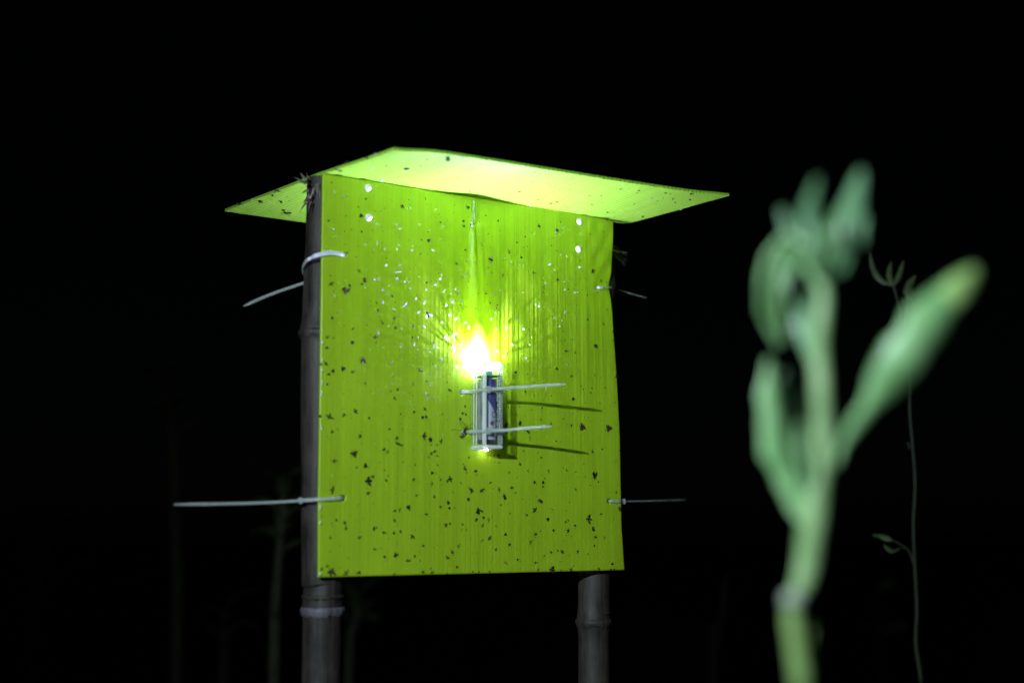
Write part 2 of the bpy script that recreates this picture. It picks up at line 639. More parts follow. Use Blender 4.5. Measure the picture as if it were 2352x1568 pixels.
trap = thing('sticky_trap', 'lime yellow sticky insect trap panel with a flat roof sheet, dotted with stuck insects', 'insect trap', matrix=FRAME)
NXP, NYP, TH = 260, 230, 0.003
HOLES = [puv(791, 585), puv(788, 1143), puv(1374, 660), puv(1399, 1150), puv(1084.5, 516), puv(1061, 901), puv(1071, 993)]
m = MB()
ps = [[panel_pt(i / NXP, j / NYP) for i in range(NXP + 1)] for j in range(NYP + 1)]
front = [p for row in ps for p in row]
back = [p - Vector((0, 0, TH)) for p in front]
NV = len(front)


def in_hole(i, j):
    c = (ps[j][i] + ps[j + 1][i + 1]) / 2
    return any((c.x - h.x) ** 2 + (c.y - h.y) ** 2 < 0.0019 ** 2 for h in HOLES)


hole = [[in_hole(i, j) for i in range(NXP)] for j in range(NYP)]
fs, bs = [], []
idx = lambda i, j: j * (NXP + 1) + i
for j in range(NYP):
    for i in range(NXP):
        if hole[j][i]:
            continue
        q = (idx(i, j), idx(i + 1, j), idx(i + 1, j + 1), idx(i, j + 1))
        fs.append(q)
        bs.append(tuple(k + NV for k in q[::-1]))
        for (di, dj, e0, e1) in ((0, -1, 0, 1), (1, 0, 1, 2), (0, 1, 2, 3), (-1, 0, 3, 0)):
            a, b = i + di, j + dj
            if not (0 <= a < NXP and 0 <= b < NYP) or hole[b][a]:
                fs.append((q[e1], q[e0], q[e0] + NV, q[e1] + NV))
m.add(front + back, fs)
m.f += bs
m.m += [1] * len(bs)
panel = m.build('panel', [M_PANEL, M_PANELBACK], trap)
tag(panel, 'upright lime yellow plate covered in glue and insects')

# roof: twin-wall sheet lying on the panel's top edge, flutes running front to back
RU0, RU1, RT0, RT1, RY = -0.0060, 0.2700, -0.1340, 0.0890, TOPV + 0.0003


def roof_pt(a, b, y):
    """a along the panel, b from the back edge to the front edge"""
    ul = lerp(-0.0275, 0.0128, b)
    ur = lerp(0.2420, 0.2772, b)
    tl = lerp(-0.1361, 0.0780, b)
    tr = lerp(-0.1165, 0.0975, b)
    u, t = lerp(ul, ur, a), lerp(tl, tr, a)
    dz = -0.0026 * math.exp(-((a / 0.075) ** 2)) * smooth(0.55, 1.0, b)
    dz += 0.0005 * math.sin(a * 5.4 + 0.7) * smooth(0.3, 1, b)
    dz -= 0.0020 * smooth(0.45, 0.0, b) * math.sin(math.pi * a)
    dz += 0.0012 * smooth(0.85, 1, a) * smooth(0.6, 1, b)
    dz += 0.30 * smooth(0.55, 0.95, a) * max(0.0, -t - 0.006)
    return Vector((u, RY + y + dz, t))


m = MB()
NR, ROT, SK = 78, 0.0019, 0.00030
for y0 in (0.0, ROT - SK):
    NB = 40
    lo = [roof_pt(i / (NR * 2), j / NB, y0) for j in range(NB + 1) for i in range(NR * 2 + 1)]
    hi = [roof_pt(i / (NR * 2), j / NB, y0 + SK) for j in range(NB + 1) for i in range(NR * 2 + 1)]
    W1 = NR * 2 + 1
    n0 = len(lo)
    fs = []
    for j in range(NB):
        for i in range(NR * 2):
            a = j * W1 + i
            fs += [(a, a + 1, a + W1 + 1, a + W1), (a + W1 + n0, a + W1 + 1 + n0, a + 1 + n0, a + n0)]
    for i in range(NR * 2):
        for j in (0, NB):
            a = j * W1 + i
            fs.append((a, a + 1, a + 1 + n0, a + n0))
    for j in range(NB):
        for i in (0, NR * 2):
            a = j * W1 + i
            fs.append((a, a + W1, a + W1 + n0, a + n0))
    m.add(lo + hi, fs)
# end walls added just inside the cut edge to lighten the shade in the cells
for bb in (0.9965, 0.0035):
    m.grid(lambda a, b, bb=bb: roof_pt(lerp(0.001, 0.999, a), bb, lerp(SK, ROT - SK, b)), NR, 1)
for k in range(NR + 1):
    a0 = max(0.0005, min(0.9995 - 0.0016, k / NR - 0.0008))
    a1 = a0 + 0.0016
    NB = 24
    rows = []
    for j in range(NB + 1):
        b = lerp(0.0005, 0.9990, j / NB)
        rows += [roof_pt(a0, b, SK * 0.9), roof_pt(a1, b, SK * 0.9), roof_pt(a1, b, ROT - SK * 0.9), roof_pt(a0, b, ROT - SK * 0.9)]
    fs = []
    for j in range(NB):
        for q in range(4):
            fs.append((j * 4 + q, j * 4 + (q + 1) % 4, j * 4 + 4 + (q + 1) % 4, j * 4 + 4 + q))
    fs += [(0, 1, 2, 3), (NB * 4 + 3, NB * 4 + 2, NB * 4 + 1, NB * 4)]
    m.add(rows, fs)
roof = m.build('roof_sheet', M_ROOF, trap, smooth=False)
tag(roof, 'flat lime yellow twin-wall roof sheet seen from below, fluted front edge')

# rivets: shallow white domes with a rim
for x, y in ((845, 431), (846.5, 499), (1331, 509), (1329, 571.5)):
    c = puv(x, y)
    c.z = panel_disp(c.x, c.y)
    mb = MB()
    prof = [(0.0, 0.0021), (0.0009, 0.0020), (0.0018, 0.0014), (0.0023, 0.0006), (0.0026, 0.0005), (0.0027, 0.0)]
    vs, fs = [], []
    for r, h in prof:
        for k in range(16):
            a = 2 * math.pi * k / 16
            vs.append((c.x + r * math.cos(a), c.y + r * math.sin(a), c.z + h))
    for j in range(len(prof) - 1):
        for k in range(16):
            fs.append((j * 16 + k, j * 16 + (k + 1) % 16, j * 16 + 16 + (k + 1) % 16, j * 16 + 16 + k))
    mb.add(vs, fs)
    mb.build('rivet', M_RIVET, trap)

# beads of glue along the left edge
for x, y in ((739, 787), (738, 827), (738, 851), (737, 877), (737, 882), (737, 900), (736.5, 906), (735, 978), (735, 984),
             (732, 1161), (732, 1165), (732, 1169), (732, 1200), (734, 1317)):
    c = puv(x, y)
    c.x = lerp(0, -0.003, c.y / TOPV) + 0.0009
    mb = MB()
    r = 0.0007 + 0.0005 * ((x * y) % 7) / 7
    mb.ellipsoid((c.x, c.y, panel_disp(c.x, c.y) + 0.0002), (r, r * 1.2, r), 10, 6)
    mb.build('glue_bead', M_GLUE, trap)

# ------------------------------------------------------------------ bamboo poles
def pole(name, label, pts, nodes, mat, rmul=1.0):
    """pts: (pixel y, world point, radius) from the ground up"""
    base = Vector((pts[0][0].x, pts[0][0].y, pts[0][0].z))
    th = thing(name, label, 'pole', matrix=Matrix.Translation(base))
    path = catmull([p for p, r in pts], 14)
    zs = [(p.z, r) for p, r in pts]
    dense = []
    for i in range(len(path) - 1):
        for k in range(4):
            dense.append(path[i].lerp(path[i + 1], k / 4))
    dense.append(path[-1])
    rr = random.Random(len(name))
    rad = []
    for p in dense:
        r = curve1(zs, p.z)
        for nz, amp in nodes:
            r += amp * math.exp(-((p.z - nz) / 0.007) ** 2) - 0.0004 * math.exp(-((p.z - nz + 0.006) / 0.003) ** 2)
        rad.append(r * rr.uniform(0.997, 1.003))
    mb = MB()
    mb.tube(dense, rad, 28)
    mb.build('cane', mat, th, base)
    return th, base, dense, rad


def pole_ring(th, base, dense, rad, nz, col, h=0.004):
    seg = [(p, r) for p, r in zip(dense, rad) if abs(p.z - nz) < h]
    rr = random.Random(int(nz * 1e4))
    mb = MB()
    n = 40
    mid = min(seg, key=lambda s: abs(s[0].z - nz))[0]
    r = max(s[1] for s in seg) + 0.0004
    vs, fs = [], []
    for j, (dz, dr) in enumerate(((-h, -0.0006), (-h * 0.6, 0.0003), (0, 0.0006), (h * 0.35, 0.0001), (h * 0.4, -0.0008))):
        for k in range(n):
            a = 2 * math.pi * k / n
            jag = rr.uniform(-0.0016, 0.0012) if j == 0 else rr.uniform(-0.0002, 0.0002)
            vs.append((mid.x + (r + dr) * math.cos(a), mid.y + (r + dr) * math.sin(a), nz + dz + jag))
    for j in range(4):
        for k in range(n):
            fs.append((j * n + k, j * n + (k + 1) % n, j * n + n + (k + 1) % n, j * n + n + k))
    mb.add(vs, fs)
    return mb.build('node_ring', col, th, base)


def pw(x, y, t):
    return FRAME @ puv(x, y, t)


TL = -0.0178
lp = [pw(738, 1560, TL), pw(738, 1330, TL), pw(736, 1150, TL), pw(735, 900, TL), pw(735, 760, TL), pw(740, 560, TL), pw(742, 412, TL)]
lp = [Vector((lp[0].x, lp[0].y, 0.0))] + lp
lr = [0.0142, 0.0131, 0.0131, 0.0131, 0.0131, 0.0128, 0.0116, 0.0112]
nodez = pw(738, 1398, TL).z
node2 = pw(735, 765, TL).z
pl, plb, pld, plr = pole('bamboo_pole', 'thick grey bamboo pole at the trap\'s left edge with a frayed split top',
                         list(zip(lp, lr)), [(nodez, 0.0009), (node2, 0.0013), (0.45, 0.001), (0.2, 0.001)], M_BAMBOO)
pole_ring(pl, plb, pld, plr, nodez, M_NODE, 0.0042)
pole_ring(pl, plb, pld, plr, nodez + 0.0085, M_BAMBOO, 0.0022)
pole_ring(pl, plb, pld, plr, node2, M_BAMBOO, 0.004)
rs = random.Random(5)


def splinter(th, base, p, d, ln, w, mat=M_SPLIT):
    d = d.normalized()
    s = d.orthogonal().normalized()
    s.rotate(Matrix.Rotation(rs.uniform(0, 6.28), 3, d))
    b = d.cross(s)
    bend = Vector((rs.uniform(-.2, .2), rs.uniform(-.2, .2), rs.uniform(-.25, .1))) * ln
    mb = MB()
    q = p + d * ln * 0.55 + bend * 0.3
    e = p + d * ln + bend
    mb.add([p - s * w, p + s * w, p + b * w * 0.5, q - s * w * 0.6, q + s * w * 0.6, q + b * w * 0.4, e],
           [(0, 2, 1), (0, 1, 4, 3), (1, 2, 5, 4), (2, 0, 3, 5), (3, 4, 6), (4, 5, 6), (5, 3, 6)])
    return mb.build('splinter', mat, th, base, smooth=False)


toff = pw(742, 414, TL)
for k in range(30):
    a = rs.uniform(0, 6.28)
    r = rs.uniform(0.006, 0.0115)
    p = toff + Vector((math.cos(a) * r, math.sin(a) * r, -0.003))
    d = Vector((math.cos(a) * rs.uniform(0.1, 1.0) - 0.25, math.sin(a) * rs.uniform(0.1, 1.0), rs.uniform(0.5, 1.2)))
    splinter(pl, plb, p, d, rs.uniform(0.004, 0.0085), rs.uniform(0.0005, 0.0014))
for x, y, dx, dz in ((712, 455, -0.5, -0.9), (714, 470, -0.3, -1), (708, 445, -1, -0.3), (706, 470, -0.7, -0.8), (728, 430, 0.1, -1), (733, 436, 0.2, -1), (722, 440, -0.2, -1),
                     (704, 430, -1, 0.5), (702, 420, -0.9, 0.9)):
    p = pw(x, y - 8, TL + 0.011)
    splinter(pl, plb, p, Vector((dx, -0.3, dz)), rs.uniform(0.006, 0.011), rs.uniform(0.0008, 0.0018))

TR = -0.0185
rp = [pw(1365, 1560, TR), pw(1366, 1400, TR), pw(1370, 1150, TR), pw(1373, 900, TR), pw(1378, 660, TR), pw(1380, 585, TR)]
rp = [Vector((rp[0].x, rp[0].y, 0.0))] + rp
rr_ = [0.0136, 0.0122, 0.0119, 0.0118, 0.0118, 0.0122, 0.0115]
nodeR = pw(1366, 1425, TR).z
pr, prb, prd, prr = pole('bamboo_pole', 'brown bamboo pole behind the trap\'s right edge',
                         list(zip(rp, rr_)), [(nodeR, 0.0013), (pw(1378, 660, TR).z, 0.0012), (0.5, 0.001)], M_BAMBOO2)
pole_ring(pr, prb, prd, prr, nodeR, M_BAMBOO2, 0.004)
toff = pw(1402, 572, TR)
for k in range(16):
    p = toff + Vector((0, 0, rs.uniform(-0.004, 0.004)))
    d = EU * rs.uniform(0.8, 1.2) + Vector((0, 0, rs.uniform(-0.40, 0.18))) + EN * rs.uniform(-0.5, 0.1)
    splinter(pr, prb, p, d, rs.uniform(0.012, 0.023), rs.uniform(0.00030, 0.0007), M_FIBRE)
splinter(pr, prb, toff + Vector((0, 0, -0.003)), EU * 1.0 + Vector((0, 0, -0.5)), 0.019, 0.0006, M_NODE)

# ------------------------------------------------------------------ cable ties
VDIR = Vector((0, 1, 0))


def tie(label, straps, head, group='white cable ties', tapers=()):
    """straps: list of (points in plate coordinates, width); head: (centre, size) or None"""
    th = thing('cable_tie', label, 'cable tie', group, FRAME)
    for name, pts, w, th_ in straps:
        mb = MB()
        path = catmull(pts, 8)
        n = len(path)
        ws = [w] * n
        if name == 'tail':
            for i in range(n):
                k = i / (n - 1)
                ws[i] = w * (1 - 0.55 * smooth(0.86, 1.0, k))
        mb.ribbon(path, VDIR, ws, th_)
        o = mb.build(name, M_NYLON, th)
        if name == 'tail':          # the teeth of the strap
            tb = MB()
            for i in range(2, int(n * 0.9)):
                for q in (0.0, 0.5):
                    p = path[i].lerp(path[i + 1], q)
                    tg = (path[i + 1] - path[i]).normalized()
                    nn = tg.cross(VDIR).normalized()
                    c = p - nn * th_ * 0.5
                    tb.add([c + VDIR * w * 0.28 + tg * 0.0003, c - VDIR * w * 0.28 + tg * 0.0003, c - VDIR * w * 0.28 - tg * 0.0003, c + VDIR * w * 0.28 - tg * 0.0003,
                            c - nn * 0.0003 + VDIR * w * 0.28, c - nn * 0.0003 - VDIR * w * 0.28],
                           [(0, 1, 5, 4), (2, 3, 4, 5), (0, 4, 3), (1, 2, 5), (3, 2, 1, 0)])
            tg_ = tb.build('teeth', M_NYLON, o, smooth=False)
            tg_['kind'] = 'stuff'
    if head:
        c, (a, b, d) = head
        me = MB().box((c.x - a / 2, c.y - b / 2, c.z - d / 2), (c.x + a / 2, c.y + b / 2, c.z + d / 2)).mesh('head', M_NYLON, smooth=False)
        bm = bmesh.new()
        bm.from_mesh(me)
        bmesh.ops.bevel(bm, geom=bm.edges[:], offset=min(a, b, d) * 0.22, segments=2, affect='EDGES')
        bm.to_mesh(me)
        bm.free()
        link('head', me, th)
    return th


def L(x, y, t=0.0):
    return puv(x, y, t)


# left, upper: loops forward round the pole, its tail hangs out to the left
tie('white cable tie looping round the left pole near the top, tail drooping left',
    [('strap', [L(793, 587, -0.003), L(788, 585, 0.0012), L(774, 581.5, 0.0030), L(756, 580, 0.0032), L(738, 583, 0.0028), L(722, 588.5, 0.0005), L(706, 597, -0.0065),
                L(697, 609, -0.0135), L(695, 620, -0.020), L(699, 630, -0.030)], 0.0027, 0.0011),
     ('tail', [L(702, 648, -0.0300), L(690, 652.5, -0.0305), L(640, 669.5, -0.031), L(600, 685, -0.031), L(560, 703, -0.031)], 0.0022, 0.0011)],
    None)
tie('long straight white cable tie at the panel\'s lower left, tail pointing left',
    [('strap', [L(790, 1144, -0.003), L(785, 1143.5, 0.0013), L(770, 1144, 0.0024), L(750, 1145.5, 0.0022), L(733, 1146.5, 0.0010), L(712, 1147.5, -0.0030), L(690, 1149, -0.0085)], 0.0026, 0.0011),
     ('tail', [L(690, 1149, -0.0085), L(640, 1152.5, -0.012), L(560, 1155.5, -0.014), L(480, 1157, -0.015), L(400, 1158, -0.016)], 0.0021, 0.0011)],
    (L(690, 1149, -0.0085), (0.0022, 0.0041, 0.0040)))
tie('dim cable tie at the panel\'s upper right with a thin drooping tail',
    [('strap', [L(1371, 660, -0.006), L(1375, 660, 0.001), L(1388, 660.5, -0.0020), L(1400, 660.5, -0.0045), L(1409, 661, -0.009), L(1413, 663, -0.016)], 0.0020, 0.0011),
     ('tail', [L(1411, 664, -0.018), L(1428, 668, -0.022), L(1455, 676, -0.027), L(1485, 684, -0.032)], 0.0012, 0.0010)],
    None)
tie('straight cable tie at the panel\'s lower right, tail pointing right',
    [('strap', [L(1397, 1150, -0.004), L(1401, 1150, 0.0008), L(1414, 1151, 0.0012), L(1424, 1151, 0.0005), L(1431, 1151, -0.004)], 0.0022, 0.0011),
     ('tail', [L(1431, 1151, -0.004), L(1470, 1150.5, -0.015), L(1520, 1149, -0.035), L(1573, 1147, -0.085)], 0.0015, 0.0010)],
    (L(1432, 1151, -0.004), (0.0026, 0.0042, 0.0034)))
# the roof is tied down through the panel
tie('short cable tie hanging from the roof sheet into the panel above the lamp',
    [('strap', [L(1088, 462, 0.0040), L(1088, 478, 0.0042), L(1087.5, 494, 0.0044), L(1086, 505, 0.0040), L(1084.5, 513, 0.0012), L(1084, 517, -0.003)], 0.0026, 0.0012)], None)

# ------------------------------------------------------------------ the lamp
CU0, CU1, CV0, CV1, CT0, CT1 = 0.1133, 0.1284, 0.0869, 0.1478, 0.0012, 0.0205
lamp = thing('led_lamp', 'clear plastic battery lamp with a glaring white bulb tied to the panel', 'lamp', matrix=FRAME @ Matrix.Translation((CU0, CV0, 0)))
LO = Vector((CU0, CV0, 0))


def rounded_box(lo, hi, r, name, mat, parent, seg=2):
    me = MB().box(lo, hi).mesh(name, mat, LO, smooth=False)
    bm = bmesh.new()
    bm.from_mesh(me)
    bmesh.ops.bevel(bm, geom=bm.edges[:], offset=r, segments=seg, affect='EDGES')
    bm.to_mesh(me)
    bm.free()
    return link(name, me, parent)


case = rounded_box((CU0, CV0 + 0.0022, CT0), (CU1, CV1 - 0.0008, CT1), 0.0007, 'casing', M_CLEAR, lamp)
tag(case, 'clear plastic casing')
rounded_box((CU0 - 0.0002, CV0 + 0.0021, CT1 - 0.0026), (CU0 + 0.0022, CV1 + 0.0002, CT1 + 0.0003), 0.0006, 'corner_rail', M_MILK, lamp)
rounded_box((CU1 - 0.0030, CV0 + 0.0021, CT1 - 0.0026), (CU1 + 0.0003, CV1 + 0.0002, CT1 + 0.0003), 0.0007, 'corner_rail', M_EDGE, lamp)
for uu in (0.0045, 0.0085):         # moulded ribs of the side wall
    rounded_box((CU0 - 0.0004, CV0 + 0.0024, CT0 + uu), (CU0 + 0.0002, CV1 - 0.009, CT0 + uu + 0.0006), 0.0001, 'side_rib', M_MILK, lamp, 1)
rounded_box((CU0 - 0.0003, CV0, CT0), (CU1 + 0.0004, CV0 + 0.0021, CT1 + 0.0004), 0.0006, 'base_cap', M_MILKTOP, lamp)
rounded_box((CU0 + 0.0005, CV1 - 0.0045, CT0 + 0.004), (CU1 + 0.0003, CV1 + 0.0004, CT1 + 0.0004), 0.0012, 'top_cap', M_MILKTOP, lamp, 3)
# glowing bead added at the foot, standing in for light led down the casing
mb = MB()
mb.ellipsoid((CU1 - 0.0040, CV0 - 0.0003, CT0 + 0.0032), (0.0012, 0.0006, 0.0012), 10, 6)
tag(mb.build('glowing_foot', M_PIPE, lamp, LO), 'bright spot of light at the casing\'s foot')
# battery
BC = Vector(((CU0 + CU1) / 2, CV0 + 0.0034, CT0 + 0.0102))
BR, BH = 0.0068, 0.0460
mb = MB()
prof = [(0.0, 0.0), (BR - 0.0006, 0.0), (BR, 0.0006), (BR, BH * 0.25), (BR, BH * 0.5), (BR, BH * 0.75), (BR, BH - 0.0006), (BR - 0.0006, BH), (0.0028, BH)]


def lathe_y(mb, prof, c, n=40):
    vs, fs = [], []
    for r, h in prof:
        for k in range(n):
            a = 2 * math.pi * k / n
            vs.append((c.x + r * math.sin(a), c.y + h, c.z + r * math.cos(a)))
    for j in range(len(prof) - 1):
        for k in range(n):
            fs.append((j * n + k, j * n + (k + 1) % n, j * n + n + (k + 1) % n, j * n + n + k))
    return mb.add(vs, fs)


lathe_y(mb, prof, BC)
bat = mb.build('battery', M_BATT, lamp, BC)
bat.location = BC - LO
tag(bat, 'battery with blue and pale sleeve inside the casing')
mb = MB()
lathe_y(mb, [(0.0, BH), (0.0028, BH), (0.0028, BH + 0.0011), (0.0, BH + 0.0012)], Vector((0, 0, 0)), 20)
mb.build('terminal', M_METAL, bat)


def text_mesh(body, size):
    cu = bpy.data.curves.new('print', 'FONT')
    cu.body = body
    cu.size = size
    cu.resolution_u = 3
    ob = bpy.data.objects.new('print', cu)
    COL.objects.link(ob)
    bpy.context.view_layer.update()
    me = bpy.data.meshes.new_from_object(ob.evaluated_get(bpy.context.evaluated_depsgraph_get()))
    bpy.data.objects.remove(ob)
    bpy.data.curves.remove(cu)
    return me


def battery_print(body, y0, ang0, size, mat):
    """lettering that reads upwards, wrapped on the sleeve"""
    me = text_mesh(body, size)
    bm = bmesh.new()
    bm.from_mesh(me)
    bmesh.ops.triangulate(bm, faces=bm.faces)
    bmesh.ops.subdivide_edges(bm, edges=bm.edges[:], cuts=2, use_grid_fill=False)
    for v in bm.verts:
        a = ang0 - v.co.y / BR
        h = y0 + v.co.x
        v.co = Vector(((BR + 0.00008) * math.sin(a), h, (BR + 0.00008) * math.cos(a)))
    bm.to_mesh(me)
    bm.free()
    me.materials.clear()
    me.materials.append(mat)
    return link('lettering', me, bat)


battery_print('N', 0.0048, 0.62, 0.0062, M_INK)
battery_print('S', 0.0140, 0.62, 0.0062, M_INK)
battery_print('O', 0.0180, 0.62, 0.0062, M_INK)
dot = MB()
vs = [((BR + 0.0001) * math.sin(0.05 + 0.22 * math.cos(q * 0.63)), 0.0142 + 0.0016 * math.sin(q * 0.63), (BR + 0.0001) * math.cos(0.05 + 0.22 * math.cos(q * 0.63))) for q in range(10)]
dot.add(vs, [tuple(range(10))])
dot.build('printed_dot', M_RED, bat)
# circuit board with parts, under the top cap
rounded_box((CU0 + 0.0008, CV1 - 0.0100, CT0 + 0.0012), (CU1 - 0.0008, CV1 - 0.0088, CT1 - 0.0008), 0.0003, 'circuit_board', M_PCB, lamp, 1)
rounded_box((CU0 + 0.0045, CV1 - 0.0092, CT0 + 0.0100), (CU0 + 0.0085, CV1 - 0.0062, CT1 - 0.0022), 0.0005, 'circuit_chip', M_PCB, lamp, 1)
mb = MB()
sp = [(CU0 + 0.0075 + 0.0030 * math.cos(k * 0.6), CV1 - 0.0112 - 0.00005 * k, CT0 + 0.0102 + 0.0030 * math.sin(k * 0.6)) for k in range(40)]
mb.tube(sp, 0.0003, 6)
mb.build('contact_spring', M_METAL, lamp, LO)
# the bulb: a domed diode standing out of the top
LED = Vector((CU0 + 0.0060, CV1 - 0.0002, CT0 + 0.0052))
mb = MB()
lathe_y(mb, [(0.0, -0.0050), (0.0024, -0.0050), (0.0024, 0.0008), (0.0021, 0.0018), (0.0014, 0.0024), (0.0, 0.0026)], LED, 14)
tag(mb.build('bulb', M_LENS, lamp, LO), 'glaring white domed bulb')
# its diode sits against the panel, so its light skims along the glue
DIO = Vector((LED.x - 0.0004, LED.y + 0.0006, 0.0008))
mb = MB()
lathe_y(mb, [(0.0006, 0.0), (0.0003, 0.00003), (0.0, 0.00005)], DIO, 12)
mb.build('diode', M_LED, lamp, LO)
mb = MB()
lathe_y(mb, [(0.0, -0.0040), (0.0007, -0.0040), (0.0007, -0.0001), (0.0, -0.0001)], DIO, 10)
mb.build('diode_holder', M_MILKTOP, lamp, LO)
# worn raised lettering on the right of the front wall: too small to read
rl = random.Random(21)
mb = MB()
for col in range(2):
    v = CV0 + 0.010
    while v < CV1 - 0.012:
        u = CU0 + 0.0103 + col * 0.0017
        for q in range(rl.choice((1, 2, 2, 3))):
            du, dv = rl.uniform(0.0003, 0.0011), rl.uniform(0.0002, 0.0004)
            uu, vv = u + rl.uniform(0, 0.0004), v + rl.uniform(0, 0.0008)
            mb.box((uu, vv, CT1 - 0.0001), (uu + du, vv + dv, CT1 + 0.0003))
        v += rl.uniform(0.0011, 0.0016) if rl.random() < 0.88 else 0.0034
o = mb.build('raised_lettering', M_MILKTOP, lamp, LO, smooth=False)
o['kind'] = 'stuff'


def lamp_tie(label, lx, ly, hx, hy, rx, ry, tail):
    tb = 0.0009
    a = L(lx, ly, 0.0)
    yb = L(hx, hy, CT1).y
    straps = [('strap', [Vector((a.x + 0.0004, a.y, -0.003)), Vector((a.x, a.y, 0.0012)), Vector((CU0 - 0.0020, lerp(a.y, yb, 0.25), 0.0060)), Vector((CU0 - 0.0011, lerp(a.y, yb, 0.6), 0.0130)),
                         Vector((CU0 - 0.0009, yb, CT1 - 0.0004)), Vector((CU0 + 0.0004, yb, CT1 + tb)), Vector((CU0 + 0.006, yb - 0.0002, CT1 + tb)), Vector((CU1 - 0.0006, yb - 0.0004, CT1 + tb)),
                         Vector((CU1 + tb, yb - 0.0004, CT1 - 0.0006)), Vector((CU1 + tb, yb - 0.0004, 0.010)), Vector((CU1 + tb, yb - 0.0004, -0.001))], 0.0025, 0.0010),
              ('tail', [Vector((CU0 + 0.0030, yb + 0.0003, CT1 + 0.0026))] + [L(*p) for p in tail], 0.0024, 0.0009)]
    return tie(label, straps, (Vector((CU0 + 0.0022, yb + 0.0001, CT1 + 0.0019)), (0.0046, 0.0046, 0.0036)), 'white cable ties')


lamp_tie('upper of the two cable ties strapping the lamp to the panel', 1060, 900, 1112, 895, 1152, 899, [(1160, 891.5, 0.0275), (1200, 888.5, 0.0335), (1250, 885, 0.042), (1300, 882, 0.050)])
lamp_tie('lower of the two cable ties strapping the lamp to the panel', 1072, 992, 1112, 990, 1152, 992, [(1160, 987.5, 0.0285), (1195, 984, 0.0350), (1232, 981, 0.043), (1268, 979, 0.050)])

# a second lamp of the same kind on the rear face: it lights the back of the roof
def copy_tree(o, parent=None):
    c = o.copy()
    COL.objects.link(c)
    c.parent = parent
    for ch in [q for q in bpy.data.objects if q.parent == o]:
        copy_tree(ch, c)
    return c


rear = copy_tree(lamp)
rear.matrix_world = FRAME @ Matrix.Translation((CU1, CV0, -TH)) @ Matrix.Rotation(math.pi, 4, 'Y')
rear['label'] = 'lamp hidden behind the panel, lighting the rear wing of the roof'

# dust, scales and smears caught in the glue
rd = random.Random(31)
for mat, n, nm in ((M_DARK, 800, 'dirt_speck'), (M_GLUE, 200, 'dust_speck')):
    mb = MB()
    for _ in range(n):
        v = rd.uniform(0.003, TOPV - 0.006)
        u = rd.uniform(0.004, curve1(RIGHT, v) - 0.002)
        if CU0 - 0.002 < u < CU1 + 0.004 and CV0 - 0.003 < v < CV1 + 0.003:
            continue
        a, b = rd.uniform(0.00014, 0.00085) * rd.uniform(0.4, 1), rd.uniform(0.00012, 0.00036)
        ph = rd.uniform(0, 6.28)
        t0 = panel_disp(u, v)
        k = 6
        top = [Vector((u + a * math.cos(q) * math.cos(ph) - b * math.sin(q) * math.sin(ph), v + a * math.cos(q) * math.sin(ph) + b * math.sin(q) * math.cos(ph), t0 + 0.00002)) * 1.0
               for q in [6.283 * i / k + rd.uniform(-0.3, 0.3) for i in range(k)]]
        tip = Vector((u, v, t0 + min(a, b) * 0.7))
        mb.add(top + [tip], [(i, (i + 1) % k, k) for i in range(k)])
    for _ in range(n // 3):         # the same dirt under the roof
        a_, b_ = rd.uniform(0.02, 0.98), rd.uniform(0.05, 0.98)
        c = roof_pt(a_, b_, -0.00002)
        w = rd.uniform(0.0003, 0.0011) * rd.uniform(0.5, 1)
        ring = [c + Vector((w * math.cos(q) * rd.uniform(0.5, 1), 0, w * math.sin(q) * rd.uniform(0.5, 1))) for q in [6.283 * i / 6 for i in range(6)]]
        mb.add(ring + [c - Vector((0, w * 0.5, 0))], [(i, (i + 1) % 6, 6) for i in range(6)])
    o = mb.build(nm, mat, trap, smooth=False)
    o['kind'] = 'stuff'

# ------------------------------------------------------------------ insects
ri = random.Random(77)


def wing_shape(mb, root, ang, ln, w, lift, mat):
    d = Vector((math.sin(ang), math.cos(ang), lift)).normalized()
    s = Vector((math.cos(ang), -math.sin(ang), 0)) * w
    r = Vector(root)
    u = Vector((0, 0, 0.012))
    pr = [(0.0, 0.12), (0.35, 0.42), (0.7, 0.5), (1.0, 0.1)]
    top, bot = [], []
    for q, k in pr:
        top += [r + d * ln * q - s * k + u, r + d * ln * q + s * k + u]
        bot += [r + d * ln * q - s * k - u * 0.2, r + d * ln * q + s * k - u * 0.2]
    vs = top + bot
    fs = []
    for i in range(3):
        a = i * 2
        fs += [(a, a + 1, a + 3, a + 2), (a + 8, a + 10, a + 11, a + 9), (a, a + 2, a + 10, a + 8), (a + 1, a + 9, a + 11, a + 3)]
    fs += [(6, 7, 15, 14), (0, 8, 9, 1)]
    mb.add(vs, fs, mat)


def leg_shape(mb, p0, p1, p2, w, mat):
    mb.tube([p0, p1, p2], [w, w * 0.8, w * 0.5], 3, mat, cap=False)


